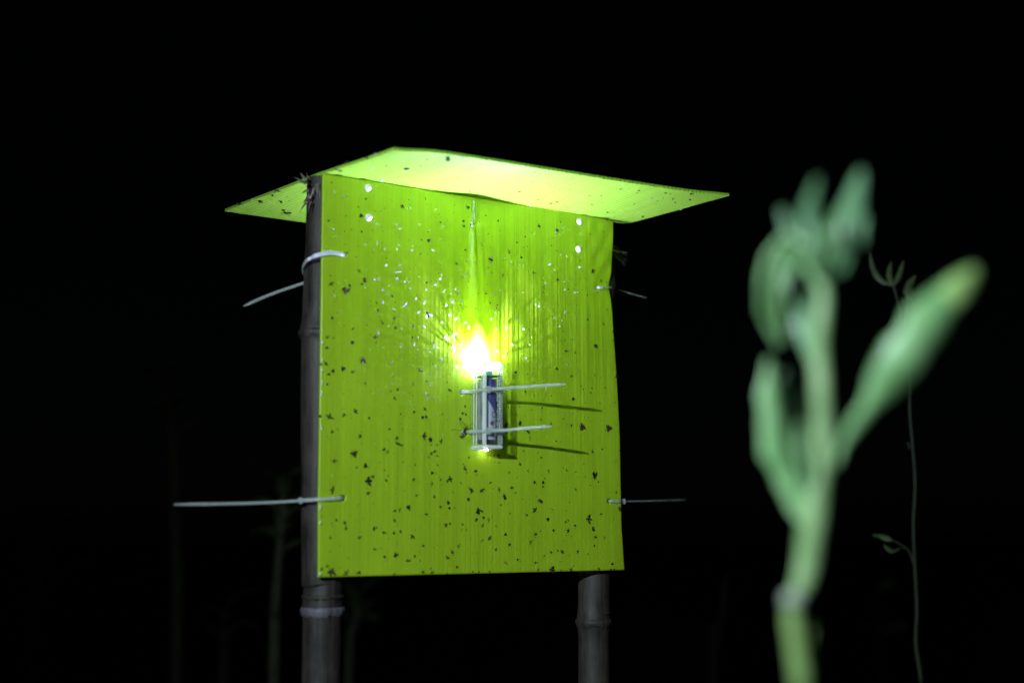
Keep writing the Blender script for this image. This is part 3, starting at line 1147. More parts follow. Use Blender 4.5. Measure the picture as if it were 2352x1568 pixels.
def insect_proto(style, mats, rnd):
    """unit-length insect lying on its belly, head towards +y, z away from the sheet"""
    mb = MB()
    rb = {'gnat': 0.15, 'slim': 0.10, 'round': 0.24, 'pale': 0.085}[style] * rnd.uniform(0.85, 1.15)
    mb.ellipsoid((0, -0.16, rb * 0.9), (rb, 0.34, rb), 7, 5, 0)
    mb.ellipsoid((0, 0.20, rb), (rb * 1.05, 0.17, rb * 1.05), 7, 4, 0)
    mb.ellipsoid((0, 0.40, rb * 0.9), (rb * 0.7, 0.10, rb * 0.7), 6, 4, 0)
    wl, ww = rnd.uniform(0.55, 0.85), rnd.uniform(0.22, 0.36)
    if style == 'slim':
        ww *= 0.5
    sp = rnd.uniform(0.25, 1.5)
    wing_shape(mb, (rb * 0.5, 0.18, rb * 1.6), math.pi - sp, wl, ww, rnd.uniform(-0.1, 0.35), 1)
    if rnd.random() < 0.85:
        wing_shape(mb, (-rb * 0.5, 0.18, rb * 1.6), -(math.pi - sp * rnd.uniform(0.4, 1.3)), wl, ww, rnd.uniform(-0.1, 0.35), 1)
    for k in range(5):
        s = 1 if k % 2 else -1
        y = 0.25 - 0.13 * (k // 2)
        x1 = s * rnd.uniform(0.25, 0.36)
        leg_shape(mb, Vector((s * rb * 0.6, y, rb * 0.7)), Vector((x1, y + rnd.uniform(-0.15, 0.15), rb * 1.1)), Vector((x1 + s * rnd.uniform(0, 0.16), y + rnd.uniform(-0.3, 0.2), 0.02)), 0.016, 2)
    return mb.mesh('insect_' + style, mats)


PROTO = {
    'd': [insect_proto(s, [M_DARK, M_WING, M_LEG], ri) for s in ('gnat', 'gnat', 'slim', 'round', 'gnat', 'slim', 'round')],
    'b': [insect_proto(s, [M_BROWN, M_WING, M_LEG], ri) for s in ('gnat', 'round', 'gnat')],
    'g': [insect_proto(s, [M_GREY, M_WING, M_LEG], ri) for s in ('slim', 'gnat')],
    'p': [insect_proto(s, [M_PALE, M_PWING, M_PALE], ri) for s in ('pale', 'pale', 'gnat', 'slim', 'pale')],
}
ZP = 5.16e-5        # metres for one unit of the size column
TILE = {1: (1260, 680), 2: (1880, 780), 3: (1260, 1100), 4: (1880, 1200), 5: (1260, 1500), 6: (1880, 1600), 7: (1260, 1900), 8: (1880, 1900)}


def tile_uv(tile, x, y):
    ox, oy = TILE[tile]
    return puv((ox + x * 0.27211) / 1.7415, (oy + y * 0.27211) / 1.7415)


def on_panel(u, v, ang, size, lift=0.00005):
    return FRAME @ Matrix.Translation((u, v, panel_disp(u, v) + lift)) @ Matrix.Rotation(ang, 4, 'Z') @ Matrix.Diagonal((size, size, size * 0.55, 1))


SMALL = {
    1: 'd745,425,28 d637,545,20 d672,675,55 d197,745,40 d537,877,22 d680,905,28 d843,885,22 d1845,770,30 d2182,750,45 d2187,823,38 d1664,1035,50 d1664,912,18 d1569,1030,18 d1550,1237,22 d2205,1175,35 d605,1280,22 d470,1215,35 d2078,1378,35 d650,1485,45 d240,188,15 d455,675,15 '
       'p430,378,55 p290,318,36 p900,255,30 p1418,400,35 p1400,560,40 p1775,572,45 p1535,800,40 p1870,828,45 p900,800,45 p947,812,15 p1183,803,45 p1247,860,45 p267,870,35 p303,970,30 p743,1098,45 p912,1055,35 p908,1098,30 p858,1160,30 p1025,1160,45 p1232,1105,40 p1200,1165,40 p1420,1180,50 p1730,1180,45 p877,1282,22 p2227,1330,40 p1040,1405,50 p1240,1400,45 p2110,1468,40 p2230,1515,50 p140,1137,14 p180,1160,20 p1853,1533,25 p1440,1115,14',
    2: 'd410,380,28 d1012,460,50 d810,612,20 d688,698,28 d158,747,22 d577,845,38 d1195,743,22 d1278,820,22 d750,917,35 d930,1142,40 d314,1140,20 d267,1068,13 d1285,1243,40 d1618,958,20 d1953,1250,45 d2035,1275,18 d1885,1420,18 d1723,1470,28 d1447,1385,25 d222,1452,28 d1080,1353,18 d1970,537,25 d1760,570,20 d2022,360,30 d1328,398,25 d233,300,20 '
       'p1368,478,40 p1320,590,35 p505,925,35 p608,983,45 p385,870,38 p720,1022,35 p1080,905,25 p1333,880,30 p1420,897,35 p1165,1018,55 p1245,1102,25 p238,1155,50 p1827,747,30 p1115,1297,42 p190,1403,30 p353,1462,50 p453,1398,40 p1395,1385,35 p1540,1433,40 p1590,1433,35 p90,690,20 p690,605,20 p938,570,30 p1550,1287,20 p1617,573,15',
    3: 'd225,12,25 d235,133,50 d505,160,35 d685,132,35 d1133,312,28 d1185,8,20 d1638,110,30 d903,403,35 d918,522,45 d2140,437,22 d1165,635,38 d1183,773,40 d988,700,45 d1445,753,32 d250,630,35 d763,735,20 d557,790,30 d878,908,55 d895,990,28 d177,913,40 d270,925,25 d543,993,45 d177,1070,45 d155,1305,50 d80,1310,30 d403,1380,55 d262,1407,48 d195,1457,45 d545,1418,40 d1430,920,35 d1740,1000,35 d1867,943,25 d2143,1010,45 d1543,1392,55 d1725,1300,14 '
       'p287,307,30 p865,66,45 p935,62,50 p1203,65,70 p1322,102,45 p1370,98,30 p732,183,25 p1003,215,60 p1065,272,45 p1395,198,45 p1478,352,38 p1632,213,32 p1765,138,50 p1830,60,45 p1860,5,25 p2195,15,60 p2070,205,55 p2110,240,50 p1895,235,45 p1985,275,30 p985,403,60 p975,580,25 p1155,505,45 p1305,445,50 p1345,425,50 p1600,408,50 p1522,548,50 p2017,395,50 p2145,390,50 p1930,440,40 p1980,590,50 p2070,637,50 p2270,508,18 p1867,693,38 p2215,700,40 p2255,768,50 p1280,790,28 p1607,767,45 p665,600,16 p628,650,22 p385,525,16 p920,840,60 p1513,917,32 p1915,905,50 p1938,945,50 p2040,880,65 p2042,940,40 p1290,1013,22 p1255,1050,40 p1448,1017,50 p998,1063,22 p1745,1055,40 p1797,1060,45 p1647,1077,25 p1692,1127,28 p1505,1093,25 p1480,1207,25 p2035,1060,60 p2033,1130,40 p1840,1247,55 p1763,1338,38 p2078,1357,45 p1137,1283,50 p1032,1217,22 p1423,1337,25 p1132,1472,40 p725,1437,20 p1850,1503,22',
    4: 'd293,40,30 d397,72,28 d392,123,18 d420,145,22 d528,373,20 d862,425,25 d687,262,30 d975,377,35 d1040,433,20 d1567,75,18 d1728,285,40 d1968,353,38 d2030,135,20 d2140,455,50 d1393,590,35 d1410,752,45 d1548,773,30 d2123,585,22 d545,778,38 d550,943,14 d1173,993,15 d1483,1115,38 d667,1058,40 d845,1080,15 d1833,1103,22 d943,1210,28 d595,1235,16 d808,1343,32 d1190,1403,14 d1632,1267,14 d1508,1452,45 d1790,1290,18 d1988,1290,25 d1770,1357,22 d1665,1310,20 d1912,1513,22 d2140,1503,18 '
       'p315,125,35 p368,188,35 p312,285,45 p530,408,45 p785,425,55 p963,68,38 p1015,95,40 p1397,172,45 p1228,210,22 p1238,255,30 p1350,308,25 p1312,385,30 p1570,217,22 p1060,553,30 p880,655,40 p622,658,50 p1465,728,30 p493,830,22 p830,860,45 p400,750,35 p467,988,35 p1313,838,28 p1030,980,40 p1145,928,25 p1427,943,30 p1590,1058,30 p955,1350,25 p1115,1307,28',
    5: 'd740,117,38 d175,135,30 d1440,130,40 d1640,90,35 d1208,213,42 d1115,238,22 d1980,215,45 d1170,345,50 d1615,497,40 d2205,460,38 d2173,560,45 d2217,575,32 d2130,648,35 d595,530,55 d208,605,70 d420,590,45 d72,605,35 d793,630,32 d1258,570,22 d1450,545,40 d1580,618,45 d1632,612,42 d1870,573,20 d1093,790,38 d252,830,45 d657,903,50 d1203,925,42 d1197,995,40 d1232,1010,30 d1270,1030,40 b1600,895,60 d1690,950,60 d1845,970,45 d1703,1027,20 d1793,1025,20 d1005,1093,45 d1060,1128,40 d280,1260,55 d735,1325,55 d1752,1118,42 d1705,1150,40 d1672,1203,32 d1797,1187,35 d1290,1275,18 d1470,1318,30 d1803,1323,25 d1020,1390,20 d610,1360,25 d1075,1480,25 d1715,1440,38 d2260,1215,30 b2200,1375,45 d2178,1307,22 d2228,1428,20 '
       'p1137,120,35 p1703,132,45 p1563,180,18 p1635,272,40 p1645,340,50 p1730,343,40 p1395,378,28 p1397,440,40 p1822,388,32 p1763,565,35 p995,715,20 p1575,1145,30 p1385,1325,22 p1745,1283,22',
    6: 'd565,102,20 d722,100,20 d1060,115,25 d1040,288,25 d1373,275,22 d1187,342,35 d1490,368,40 d1045,422,20 d1263,603,25 d785,748,22 d420,808,45 d1045,840,35 d1005,770,15 d1800,752,40 d1940,722,28 d262,842,20 d730,935,38 d78,1040,42 d95,1100,20 d850,1040,30 d573,1063,22 d1418,1030,35 d1552,1053,18 d1768,1250,18 d1668,938,18 d420,918,13 d2225,740,36',
    7: 'd843,18,35 d1040,72,38 d1445,65,42 d1715,127,45 d1843,65,25 d1985,55,60 d1943,83,35 d2143,113,18 d2255,178,25 b2295,220,45 d2252,352,45 d2025,250,20 b245,215,55 d778,265,45 d1750,315,35 d1485,298,28 d1953,398,48 d1973,482,35 d2050,482,22 d1838,463,28 d1237,508,38 d1167,522,32 d1628,572,45 d100,600,22 d1163,660,45 d310,655,30 d430,700,45 d453,777,38 b872,777,45 d1010,845,42 d1157,845,35 d1255,830,42 d1425,903,55 d1980,710,30 d1920,738,50 d2165,718,38 d650,917,40 d215,915,28 d1585,1033,35 d2110,1040,42 d875,1080,35 b2013,1130,42 d1018,1195,32 d1462,1187,30 b1363,1248,42 d1545,1252,22 b1945,1210,40 d2085,1345,35 d445,1435,60 d635,1430,55 d85,1375,35 d165,1335,35 d1585,1418,40 d1720,1430,40 d1165,1447,28 d1940,1440,22 d1697,1368,22 d2150,800,20 d2220,800,25',
    8: 'd297,108,32 d943,103,38 d1070,103,42 d1097,48,28 d1067,165,32 d610,180,45 b173,225,50 b17,218,45 d424,210,50 d667,255,25 d1553,210,35 d453,432,25 d943,505,60 d585,565,22 d828,580,38 d1140,648,50 d193,620,38 d88,655,50 d272,655,38 d180,735,45 d1405,687,32 d1440,660,32 d1537,733,32 d1437,810,48 d1225,808,35 d1035,815,22 d957,865,50 d515,868,42 b282,922,45 d172,965,32 d580,1015,45 d890,980,45 d1843,905,38 d377,1087,45 d1190,1128,38 d1287,1105,28 d1352,1120,48 d1580,1125,42 d1092,1180,28 d1730,1157,22 d695,1238,28 d960,1282,40 d1000,1385,28 d1475,1388,45 d1335,1398,30 d1888,1370,40 d2065,1388,35 d2120,1383,30 d2083,1300,32 d1825,1035,28 d2113,645,22 d1920,570,40 d40,1415,25 d130,1415,25 d285,1410,25 d1460,393,18 d1885,98,25 d2147,250,30',
}
NAMES = {'d': ('gnat', 'dark gnat'), 'b': ('gnat', 'brown gnat'), 'g': ('midge', 'grey midge'), 'p': ('midge', 'white midge')}


def zone(u, v):
    if v > 0.147:
        return 'above the lamp and left of it' if u < 0.117 else 'above the lamp and right of it'
    if v > 0.087:
        return 'left of the lamp casing' if u < 0.117 else 'right of the lamp casing'
    return 'in the lower left' if u < 0.112 else 'in the lower right'


count = {}
for tile, txt in SMALL.items():
    for tok in txt.split():
        k = tok[0]
        x, y, s = (float(q) for q in tok[1:].split(','))
        p = tile_uv(tile, x, y)
        edge = curve1(RIGHT, p.y) - 0.0004
        u, v = min(p.x, edge), p.y
        o = link(NAMES[k][0], ri.choice(PROTO[k]))
        s = max(s, 22)
        size = s * ZP * (0.86 if k == 'p' else 1.16)
        sz = 'tiny' if s < 30 else 'small'
        o.matrix_world = on_panel(u, v, ri.uniform(0, 6.28), size)
        z = zone(u, v)
        tag(o, '%s %s stuck to the yellow panel %s' % (sz, NAMES[k][1], z), 'insect', '%s %ss %s on the panel' % (sz, NAMES[k][1], z))

# bigger insects, one by one: parts of their own
def big_insect(name, label, M, style, spread, seed):
    rnd = random.Random(seed)
    th = thing(name, label, 'insect', None, M)
    bodym, wingm = {'d': (M_DARK, M_WING), 'b': (M_BROWN, M_WING), 'g': (M_GREY, M_WING), 'p': (M_PALE, M_PWING), 'k': (M_DARK, M_PWING)}[style]
    rb = rnd.uniform(0.12, 0.16)
    mb = MB()
    if name == 'beetle':
        rb *= 1.35
    if name == 'stick_insect':
        rb = 0.045
    mb.ellipsoid((0, -0.18, rb), (rb, 0.32, rb), 10, 7)
    mb.ellipsoid((0, 0.18, rb * 1.05), (rb * 1.1, 0.19, rb * 1.05), 10, 6)
    mb.ellipsoid((0, 0.40, rb * 0.9), (rb * 0.75, 0.11, rb * 0.75), 8, 5)
    mb.build('body', bodym, th)
    if name not in ('stick_insect',):
        for s in (-1, 1):
            mb = MB()
            a = rnd.uniform(*spread)
            wing_shape(mb, (s * rb * 0.5, 0.18, rb * 1.7), s * (math.pi - a), rnd.uniform(0.6, 0.75), rnd.uniform(0.22, 0.30), rnd.uniform(0.0, 0.4), 0)
            mb.build('wing', wingm, th)
    for k in range(6):
        s = 1 if k % 2 else -1
        y = 0.30 - 0.15 * (k // 2)
        lk = 0.5 if name == 'stick_insect' else 1.0
        x1 = s * rnd.uniform(0.26, 0.40) * lk
        mb = MB()
        leg_shape(mb, Vector((s * rb * 0.6, y, rb * 0.7)), Vector((x1, y + rnd.uniform(-0.12, 0.18), rb * 1.2)), Vector((x1 * 1.45, y + rnd.uniform(-0.3, 0.25), 0.01)), 0.018, 0)
        mb.build('leg', M_LEG if style != 'p' else M_PALE, th)
    return th


BIG = [
    (1, 1283, 535, 65, -20, 'd', 'fly', 'glinting dark fly between the left rivets and the roof tie'),
    (1, 1225, 1493, 110, 97, 'p', 'stick_insect', 'thin pale stick-like insect lying level on the upper left panel'),
    (1, 2240, 545, 70, 60, 'g', 'midge', 'grey winged midge just left of the roof tie'),
    (2, 1265, 530, 80, 150, 'g', 'midge', 'grey long-winged midge left of the right-hand rivets'),
    (2, 300, 950, 85, 70, 'k', 'fly', 'glossy fly with bright wings right of the glowing streak above the lamp'),
    (2, 1810, 1115, 75, 20, 'd', 'fly', 'black fly beside the creased upper right part of the panel'),
    (2, 1613, 1057, 40, 80, 'p', 'midge', 'lavender white midge below the right-hand rivets'),
    (3, 438, 225, 110, 180, 'b', 'fly', 'large brown fly with raised wings under the upper left tie'),
    (3, 724, 75, 75, 5, 'd', 'beetle', 'slim dark upright beetle right of the large brown fly at upper left'),
    (3, 693, 1245, 100, 2, 'g', 'midge', 'blurred grey upright midge left of the lamp, near the left edge'),
    (3, 1655, 585, 100, 30, 'k', 'fly', 'black fly with white wings left of the lamp\'s glow'),
    (4, 1845, 675, 78, -50, 'd', 'fly', 'dark curled fly right of the lamp near the right edge'),
    (4, 2165, 1120, 75, -60, 'd', 'fly', 'dark fly stuck on the panel\'s right edge beside the upper lamp tie'),
    (4, 1273, 1010, 55, 10, 'd', 'fly', 'thin dark fly above the tail of the upper lamp tie'),
    (5, 560, 1155, 100, 75, 'd', 'fly', 'large dark fly on the left of the panel, level with the lamp\'s base'),
    (6, 530, 360, 70, -40, 'b', 'beetle', 'brown beetle half hidden by the lower lamp tie beside the casing'),
    (6, 728, 335, 72, -35, 'b', 'beetle', 'brown beetle resting just above the lower lamp tie\'s tail'),
    (6, 1640, 390, 120, 15, 'b', 'fly', 'brown fly right of the lower lamp tie\'s tip'),
    (6, 2027, 415, 110, 165, 'b', 'fly', 'brown fly near the right edge, level with the lower lamp tie'),
    (6, 850, 465, 58, 50, 'd', 'beetle', 'round black beetle just under the lower lamp tie'),
    (6, 882, 562, 58, 8, 'd', 'stick_insect', 'slim black insect just above the lower tie\'s shadow'),
    (6, 1155, 1050, 80, 12, 'd', 'stick_insect', 'faint thin insect below the lower tie\'s shadow'),
    (6, 685, 215, 60, 35, 'd', 'stick_insect', 'thin leg-like insect between the shadow of the upper tie and the lower tie'),
    (6, 1822, 1105, 120, 190, 'd', 'fly', 'long-legged dark fly with spread wings below the tip of the lower tie\'s shadow'),
    (7, 780, 85, 110, 95, 'd', 'fly', 'large black fly up and right of the lower left tie\'s hole'),
    (7, 1370, 468, 72, -40, 'd', 'fly', 'black fly with a glint in the lower left of the panel'),
    (7, 1185, 1167, 74, 25, 'd', 'fly', 'long black fly near the bottom edge on the left'),
    (7, 230, 1420, 110, -20, 'b', 'moth', 'blurred brown moth at the panel\'s lower left corner'),
    (8, 500, 318, 78, 15, 'd', 'beetle', 'long black beetle below the lamp, right of the centre'),
    (8, 118, 525, 100, 15, 'd', 'moth', 'dark triangular moth straight below the lamp'),
    (8, 1023, 375, 78, 60, 'b', 'beetle', 'brown beetle in the middle of the lower right panel'),
    (8, 1745, 645, 110, 85, 'b', 'fly', 'brown fly with outstretched legs in the lower right corner area'),
    (8, 1803, 782, 68, 5, 'd', 'beetle', 'black beetle just below the outstretched brown fly'),
    (8, 530, 1290, 88, 55, 'b', 'stick_insect', 'brown slender insect just above the bottom edge'),
    (8, 1200, 1385, 100, 80, 'b', 'moth', 'brown moth on the bottom edge right of the centre'),
    (8, 385, 750, 62, 40, 'd', 'stick_insect', 'black rod-shaped insect below the lamp near the triangular moth'),
    (8, 1970, 922, 62, -5, 'd', 'stick_insect', 'thin black upright insect near the lower right corner'),
    (8, 2195, 490, 70, 10, 'b', 'beetle', 'brown beetle on the right edge under the lower right tie'),
    (2, 480, 1190, 80, -15, 'd', 'stick_insect', 'hair-thin insect on the upper panel right of the streak'),
]
for i, (tile, x, y, s, ang, style, name, label) in enumerate(BIG):
    p = tile_uv(tile, x, y)
    sp = {'fly': (0.4, 1.3), 'midge': (0.15, 0.4), 'moth': (0.5, 0.9), 'beetle': (0.1, 0.25), 'stick_insect': (0, 0.1)}[name]
    big_insect(name, label, on_panel(p.x, p.y, math.radians(ang), s * ZP * 0.98), style, sp, 100 + i)

# the banded insect clinging beside the lower lamp tie
bi = thing('banded_insect', 'dark long-legged insect with a pale banded abdomen beside the lower lamp tie', 'insect', matrix=FRAME @ Matrix.Translation(puv(1064, 992, 0.0)))
B0 = puv(1064, 992)


def bz(zx, zy, t):
    """point of the close-up on the sheet t in front of the panel"""
    return puv((1780 + zx * 180 / 2016) / 1.7415, (1640 + zy * 140 / 1568) / 1.7415, t)


ax = [bz(965, 745, 0.0022), bz(920, 830, 0.0023), bz(860, 930, 0.0023), bz(790, 1040, 0.0022), bz(720, 1140, 0.0021), bz(665, 1205, 0.0020)]
axis = catmull(ax, 6)
rads = [curve1([(0, 0.0002), (0.06, 0.0005), (0.18, 0.00065), (0.3, 0.00075), (0.42, 0.0007), (0.62, 0.00098), (0.85, 0.00095), (0.96, 0.0006), (1, 0.0001)], i / (len(axis) - 1)) for i in range(len(axis))]
mb = MB()
mb.tube(axis, rads, 12)
mb.build('body', M_DARK, bi, B0)
for k in (0.55, 0.63, 0.71, 0.79, 0.88):
    i = int(k * (len(axis) - 1))
    mb = MB()
    mb.tube([axis[i], axis[i].lerp(axis[i + 1], 0.42)], [rads[i] + 0.00008] * 2, 12)
    mb.build('abdomen_band', M_BAND, bi, B0)
for pts in ([(950, 740), (850, 620), (790, 520), (830, 470)], [(850, 830), (740, 720), (680, 600), (665, 520), (720, 495), (790, 520)], [(820, 885), (600, 880), (370, 860), (300, 910)],
            [(980, 860), (1080, 855), (1150, 800), (1230, 795)], [(960, 970), (1000, 1000), (1050, 1060)], [(862, 815), (855, 680), (800, 530)]):
    mb = MB()
    n = len(pts)
    mb.tube(catmull([bz(x, y, 0.0022 - 0.0016 * i / (n - 1) + 0.0009 * math.sin(math.pi * i / (n - 1))) for i, (x, y) in enumerate(pts)], 5), 0.00011, 5)
    mb.build('leg', M_LEG, bi, B0)
for pts in ([(980, 745), (1025, 690), (1000, 640), (940, 590)], [(990, 740), (1100, 690), (1200, 610), (1280, 535)]):
    mb = MB()
    mb.tube(catmull([bz(x, y, 0.0026 + 0.0004 * i) for i, (x, y) in enumerate(pts)], 5), 0.00009, 5)
    mb.build('antenna', M_LEG, bi, B0)
mb = MB()
p0, p1 = bz(870, 930, 0.0028), bz(720, 940, 0.0016)
mb.add([p0, bz(740, 1060, 0.0014), p1, bz(780, 910, 0.0020)], [(0, 1, 2, 3)])
wg = mb.build('wing', M_PWING, bi, B0)
sm = wg.modifiers.new('thickness', 'SOLIDIFY')
sm.thickness = 0.00006

# insects under the roof
RZ = ORG.z + RY
ROOFD = [(1, 237, 697, 30), (1, 580, 583, 38), (1, 540, 627, 20), (1, 430, 678, 24), (1, 613, 682, 16), (1, 637, 760, 20), (1, 672, 782, 46), (1, 1105, 392, 30), (1, 1145, 405, 22), (1, 1205, 322, 24), (1, 1383, 288, 20), (1, 1560, 365, 12),
         (1, 1740, 388, 30), (1, 2110, 297, 36), (1, 2035, 418, 10), (1, 2305, 590, 14), (1, 1925, 305, 10), (2, 485, 460, 18), (2, 645, 530, 16), (2, 757, 560, 18), (2, 808, 548, 14), (2, 1103, 570, 11), (2, 890, 595, 8),
         (2, 1185, 498, 9), (2, 1353, 440, 13), (2, 1508, 452, 12), (2, 1738, 472, 13), (2, 1777, 478, 12), (2, 1960, 480, 22), (2, 1945, 528, 12), (2, 1820, 553, 10), (2, 1540, 673, 18), (2, 2150, 537, 12), (2, 2050, 560, 10),
         (2, 60, 458, 12), (2, 1193, 552, 8), (2, 1240, 637, 18), (2, 1718, 518, 8), (2, 1800, 520, 9), (2, 1470, 570, 10), (2, 1085, 500, 10)]
ROOFP = [(1, 1465, 255, 16), (1, 1710, 322, 12), (1, 2200, 290, 13), (1, 2230, 295, 13), (1, 2260, 300, 13), (1, 1985, 375, 13), (1, 1520, 490, 24), (1, 1440, 385, 14), (1, 375, 785, 18), (1, 355, 662, 16), (1, 285, 718, 16), (2, 1617, 520, 20), (2, 1865, 615, 20),
         (2, 585, 580, 18), (2, 745, 435, 12), (2, 1665, 660, 14)]
RT = {1: (850, 500, 1050 / 2352), 2: (1850, 550, 1100 / 2352)}
for lst, k in ((ROOFD, 'd'), (ROOFP, 'p')):
    for tile, x, y, s in lst:
        ox, oy, sc = RT[tile]
        d = ray((ox + x * sc) / 1.7415, (oy + y * sc) / 1.7415)
        zz = RZ - 0.0004
        for _ in range(3):
            q = CAM + d * ((zz - CAM.z) / d.z)
            loc = q - ORG
            u, t = loc.dot(EU), loc.dot(EN)
            b = min(1, max(0, (t + 0.1265) / 0.2140))
            ul, ur = lerp(-0.0275, 0.0128, b), lerp(0.2420, 0.2772, b)
            a = min(0.995, max(0.005, (u - ul) / (ur - ul)))
            zz = ORG.z + roof_pt(a, b, 0).y - 0.0001
        q = CAM + d * ((zz - CAM.z) / d.z)
        back_ = (q - ORG).dot(EN) < -0.004
        o = link('gnat' if k == 'd' else 'midge', ri.choice(PROTO[k]))
        o.matrix_world = Matrix.Translation(q) @ Matrix.Rotation(ri.uniform(0, 6.28), 4, 'Z') @ Matrix.Rotation(math.pi, 4, 'X') @ Matrix.Scale(s * sc / 1.7415 * 0.88 / FPX * 1.8, 4)
        zt = 'behind the left pole' if back_ else ('at the left of the roof front' if (q - ORG).dot(EU) < 0.11 else 'at the right of the roof front')
        nm = NAMES[k][1]
        tag(o, 'small %s under the roof sheet %s' % (nm, zt), 'insect', 'small %ss under the roof %s' % (nm, zt))

# ------------------------------------------------------------------ plants
def leaf(mb, pts, widths, side, fold=0.25, nx=6, mat=0):
    """pts: spine; widths along it; side: direction of the blade's width"""
    path = catmull(pts, 6)
    n = len(path) - 1
    tab = [(i / (len(widths) - 1), w) for i, w in enumerate(widths)]

    def fn(a, b):
        i = min(n, int(round(b * n)))
        p = path[i]
        tg = (path[min(i + 1, n)] - path[max(i - 1, 0)]).normalized()
        s = Vector(side)
        s = (s - tg * s.dot(tg)).normalized()
        nn = tg.cross(s)
        w = curve1(tab, b) * (1 + 0.10 * math.sin(b * 23 + path[0].x * 900) + 0.07 * math.sin(b * 41 + path[0].z * 700))
        k = a * 2 - 1
        return p + s * w * 0.5 * k + nn * (abs(k) ** 1.5) * w * fold
    mb.grid(fn, nx, n, mat)
    return mb


def solid(o, th):
    md = o.modifiers.new('thickness', 'SOLIDIFY')
    md.thickness = th
    md.offset = 0
    return o


def fz(x, y, d):
    return at(1607.8 + 0.780 * x, 344.5 + 0.780 * y, d)


DP = 0.378
fp_base = fz(320, 2000, DP)
fp_base = Vector((fp_base.x, fp_base.y, 0))
fp = thing('leafy_plant', 'out of focus fleshy green plant standing close on the right', 'plant', matrix=Matrix.Translation(fp_base))
px = 0.780 * DP / FPX
mb = MB()
st = [fp_base, lerp(fp_base, fz(310, 1700, DP), 0.6), fz(312, 1690, DP), fz(300, 1568, DP), fz(284, 1450, DP), fz(274, 1375, DP), fz(282, 1320, DP)]
path = catmull(st, 8)
mb.tube(path, [lerp(38, 27, min(1, i / len(path) * 1.1)) * px for i in range(len(path))], 14)
mb.build('lower_stem', M_LOWSTEM, fp, fp_base)
mb = MB()
path = catmull([fz(282, 1320, DP), fz(312, 1250, DP), fz(330, 1120, DP), fz(345, 1000, DP), fz(362, 900, DP), fz(358, 720, DP), fz(352, 570, DP), fz(364, 450, DP), fz(360, 360, DP)], 8)
mb.tube(path, [curve1([(0, 34), (0.12, 50), (0.3, 60), (0.42, 50), (0.55, 42), (0.8, 36), (1, 26)], i / (len(path) - 1)) * px * 0.66 for i in range(len(path))], 14)
mb.build('upper_stem', M_STEM, fp, fp_base)
mb = MB()
mb.ellipsoid(fz(276, 1322, DP - 0.002), (34 * px, 30 * px, 30 * px), 14, 10)
tag(mb.build('stem_node', M_SNODE, fp, fp_base), 'purplish grey swollen joint of the stem')
LEAVES = [
    ([(395, 930, 0), (430, 845, -0.004), (520, 725, -0.010), (615, 600, -0.014), (705, 480, -0.014), (805, 362, -0.010)], [16, 22, 60, 165, 205, 165, 60], (0.72, 0.15, -0.70), M_LEAF),
    ([(330, 1130, 0), (285, 1010, 0.006), (238, 880, 0.010), (215, 740, 0.012), (200, 615, 0.014)], [60, 100, 150, 150, 100, 8], (1, 0.35, 0.1), M_LEAF),
    ([(345, 300, 0), (275, 255, 0.006), (222, 320, 0.010), (202, 430, 0.012), (213, 510, 0.013), (238, 575, 0.013)], [40, 80, 115, 130, 95, 15], (0.9, 0.5, -0.35), M_LEAF),
    ([(365, 400, 0), (402, 310, -0.006), (430, 220, -0.008), (452, 140, -0.004), (476, 62, 0.004)], [30, 70, 95, 80, 5], (1, -0.35, 0.1), M_TOPLEAF),
    ([(358, 380, 0), (345, 290, -0.010), (325, 205, -0.010), (330, 150, -0.004), (345, 85, 0)], [30, 65, 70, 50, 5], (1, 0.3, 0.0), M_TOPLEAF),
    ([(352, 640, 0.006), (322, 540, 0.014), (292, 420, 0.018), (285, 320, 0.020), (300, 240, 0.022)], [40, 110, 150, 130, 10], (1, 0.1, 0.1), M_TOPLEAF),
    ([(350, 1010, 0.006), (300, 930, 0.014), (270, 830, 0.018), (262, 730, 0.020), (250, 650, 0.022)], [50, 110, 120, 90, 8], (1, 0.1, 0.1), M_TOPLEAF),
    ([(360, 390, 0.004), (318, 310, 0.008), (272, 240, 0.012), (238, 175, 0.014)], [25, 62, 60, 5], (1, 0.2, 0.3), M_TOPLEAF),
    ([(362, 385, -0.004), (378, 320, -0.012), (396, 255, -0.015), (392, 185, -0.013)], [25, 55, 50, 5], (0.9, 0.5, 0.2), M_LEAF),
    ([(360, 400, 0), (420, 345, 0.006), (462, 270, 0.010), (485, 190, 0.012)], [20, 60, 55, 5], (0.8, -0.4, 0.4), M_TOPLEAF),
    ([(358, 420, 0), (330, 350, 0.002), (290, 300, 0.001), (250, 300, 0.000), (228, 345, 0.002)], [25, 55, 60, 45, 5], (0.8, 0.3, -0.5), M_LEAF),
    ([(360, 430, 0), (372, 360, 0.010), (365, 280, 0.016), (380, 215, 0.02)], [25, 60, 60, 5], (1, 0.1, 0.0), M_TOPLEAF),
    ([(345, 1010, 0), (322, 950, -0.004), (300, 880, -0.004), (292, 800, 0.0)], [20, 45, 42, 5], (1, 0.3, 0.2), M_LEAF),
]
for pts, ws, side, mt in LEAVES:
    mb = MB()
    leaf(mb, [fz(x, y, DP + dd) for x, y, dd in pts], [w * px * 0.66 for w in ws], side, 0.22, 8)
    solid(mb.build('leaf', mt, fp, fp_base), 0.0016)
mb = MB()
leaf(mb, [fz(735, 445, DP - 0.016), fz(775, 400, DP - 0.015), fz(812, 352, DP - 0.012)], [70 * px, 76 * px, 16 * px], (0.72, 0.15, -0.70), 0.16, 6)
tag(solid(mb.build('leaf_tip', M_BUD, fp, fp_base), 0.0016), 'yellowish tip of the broad right leaf')

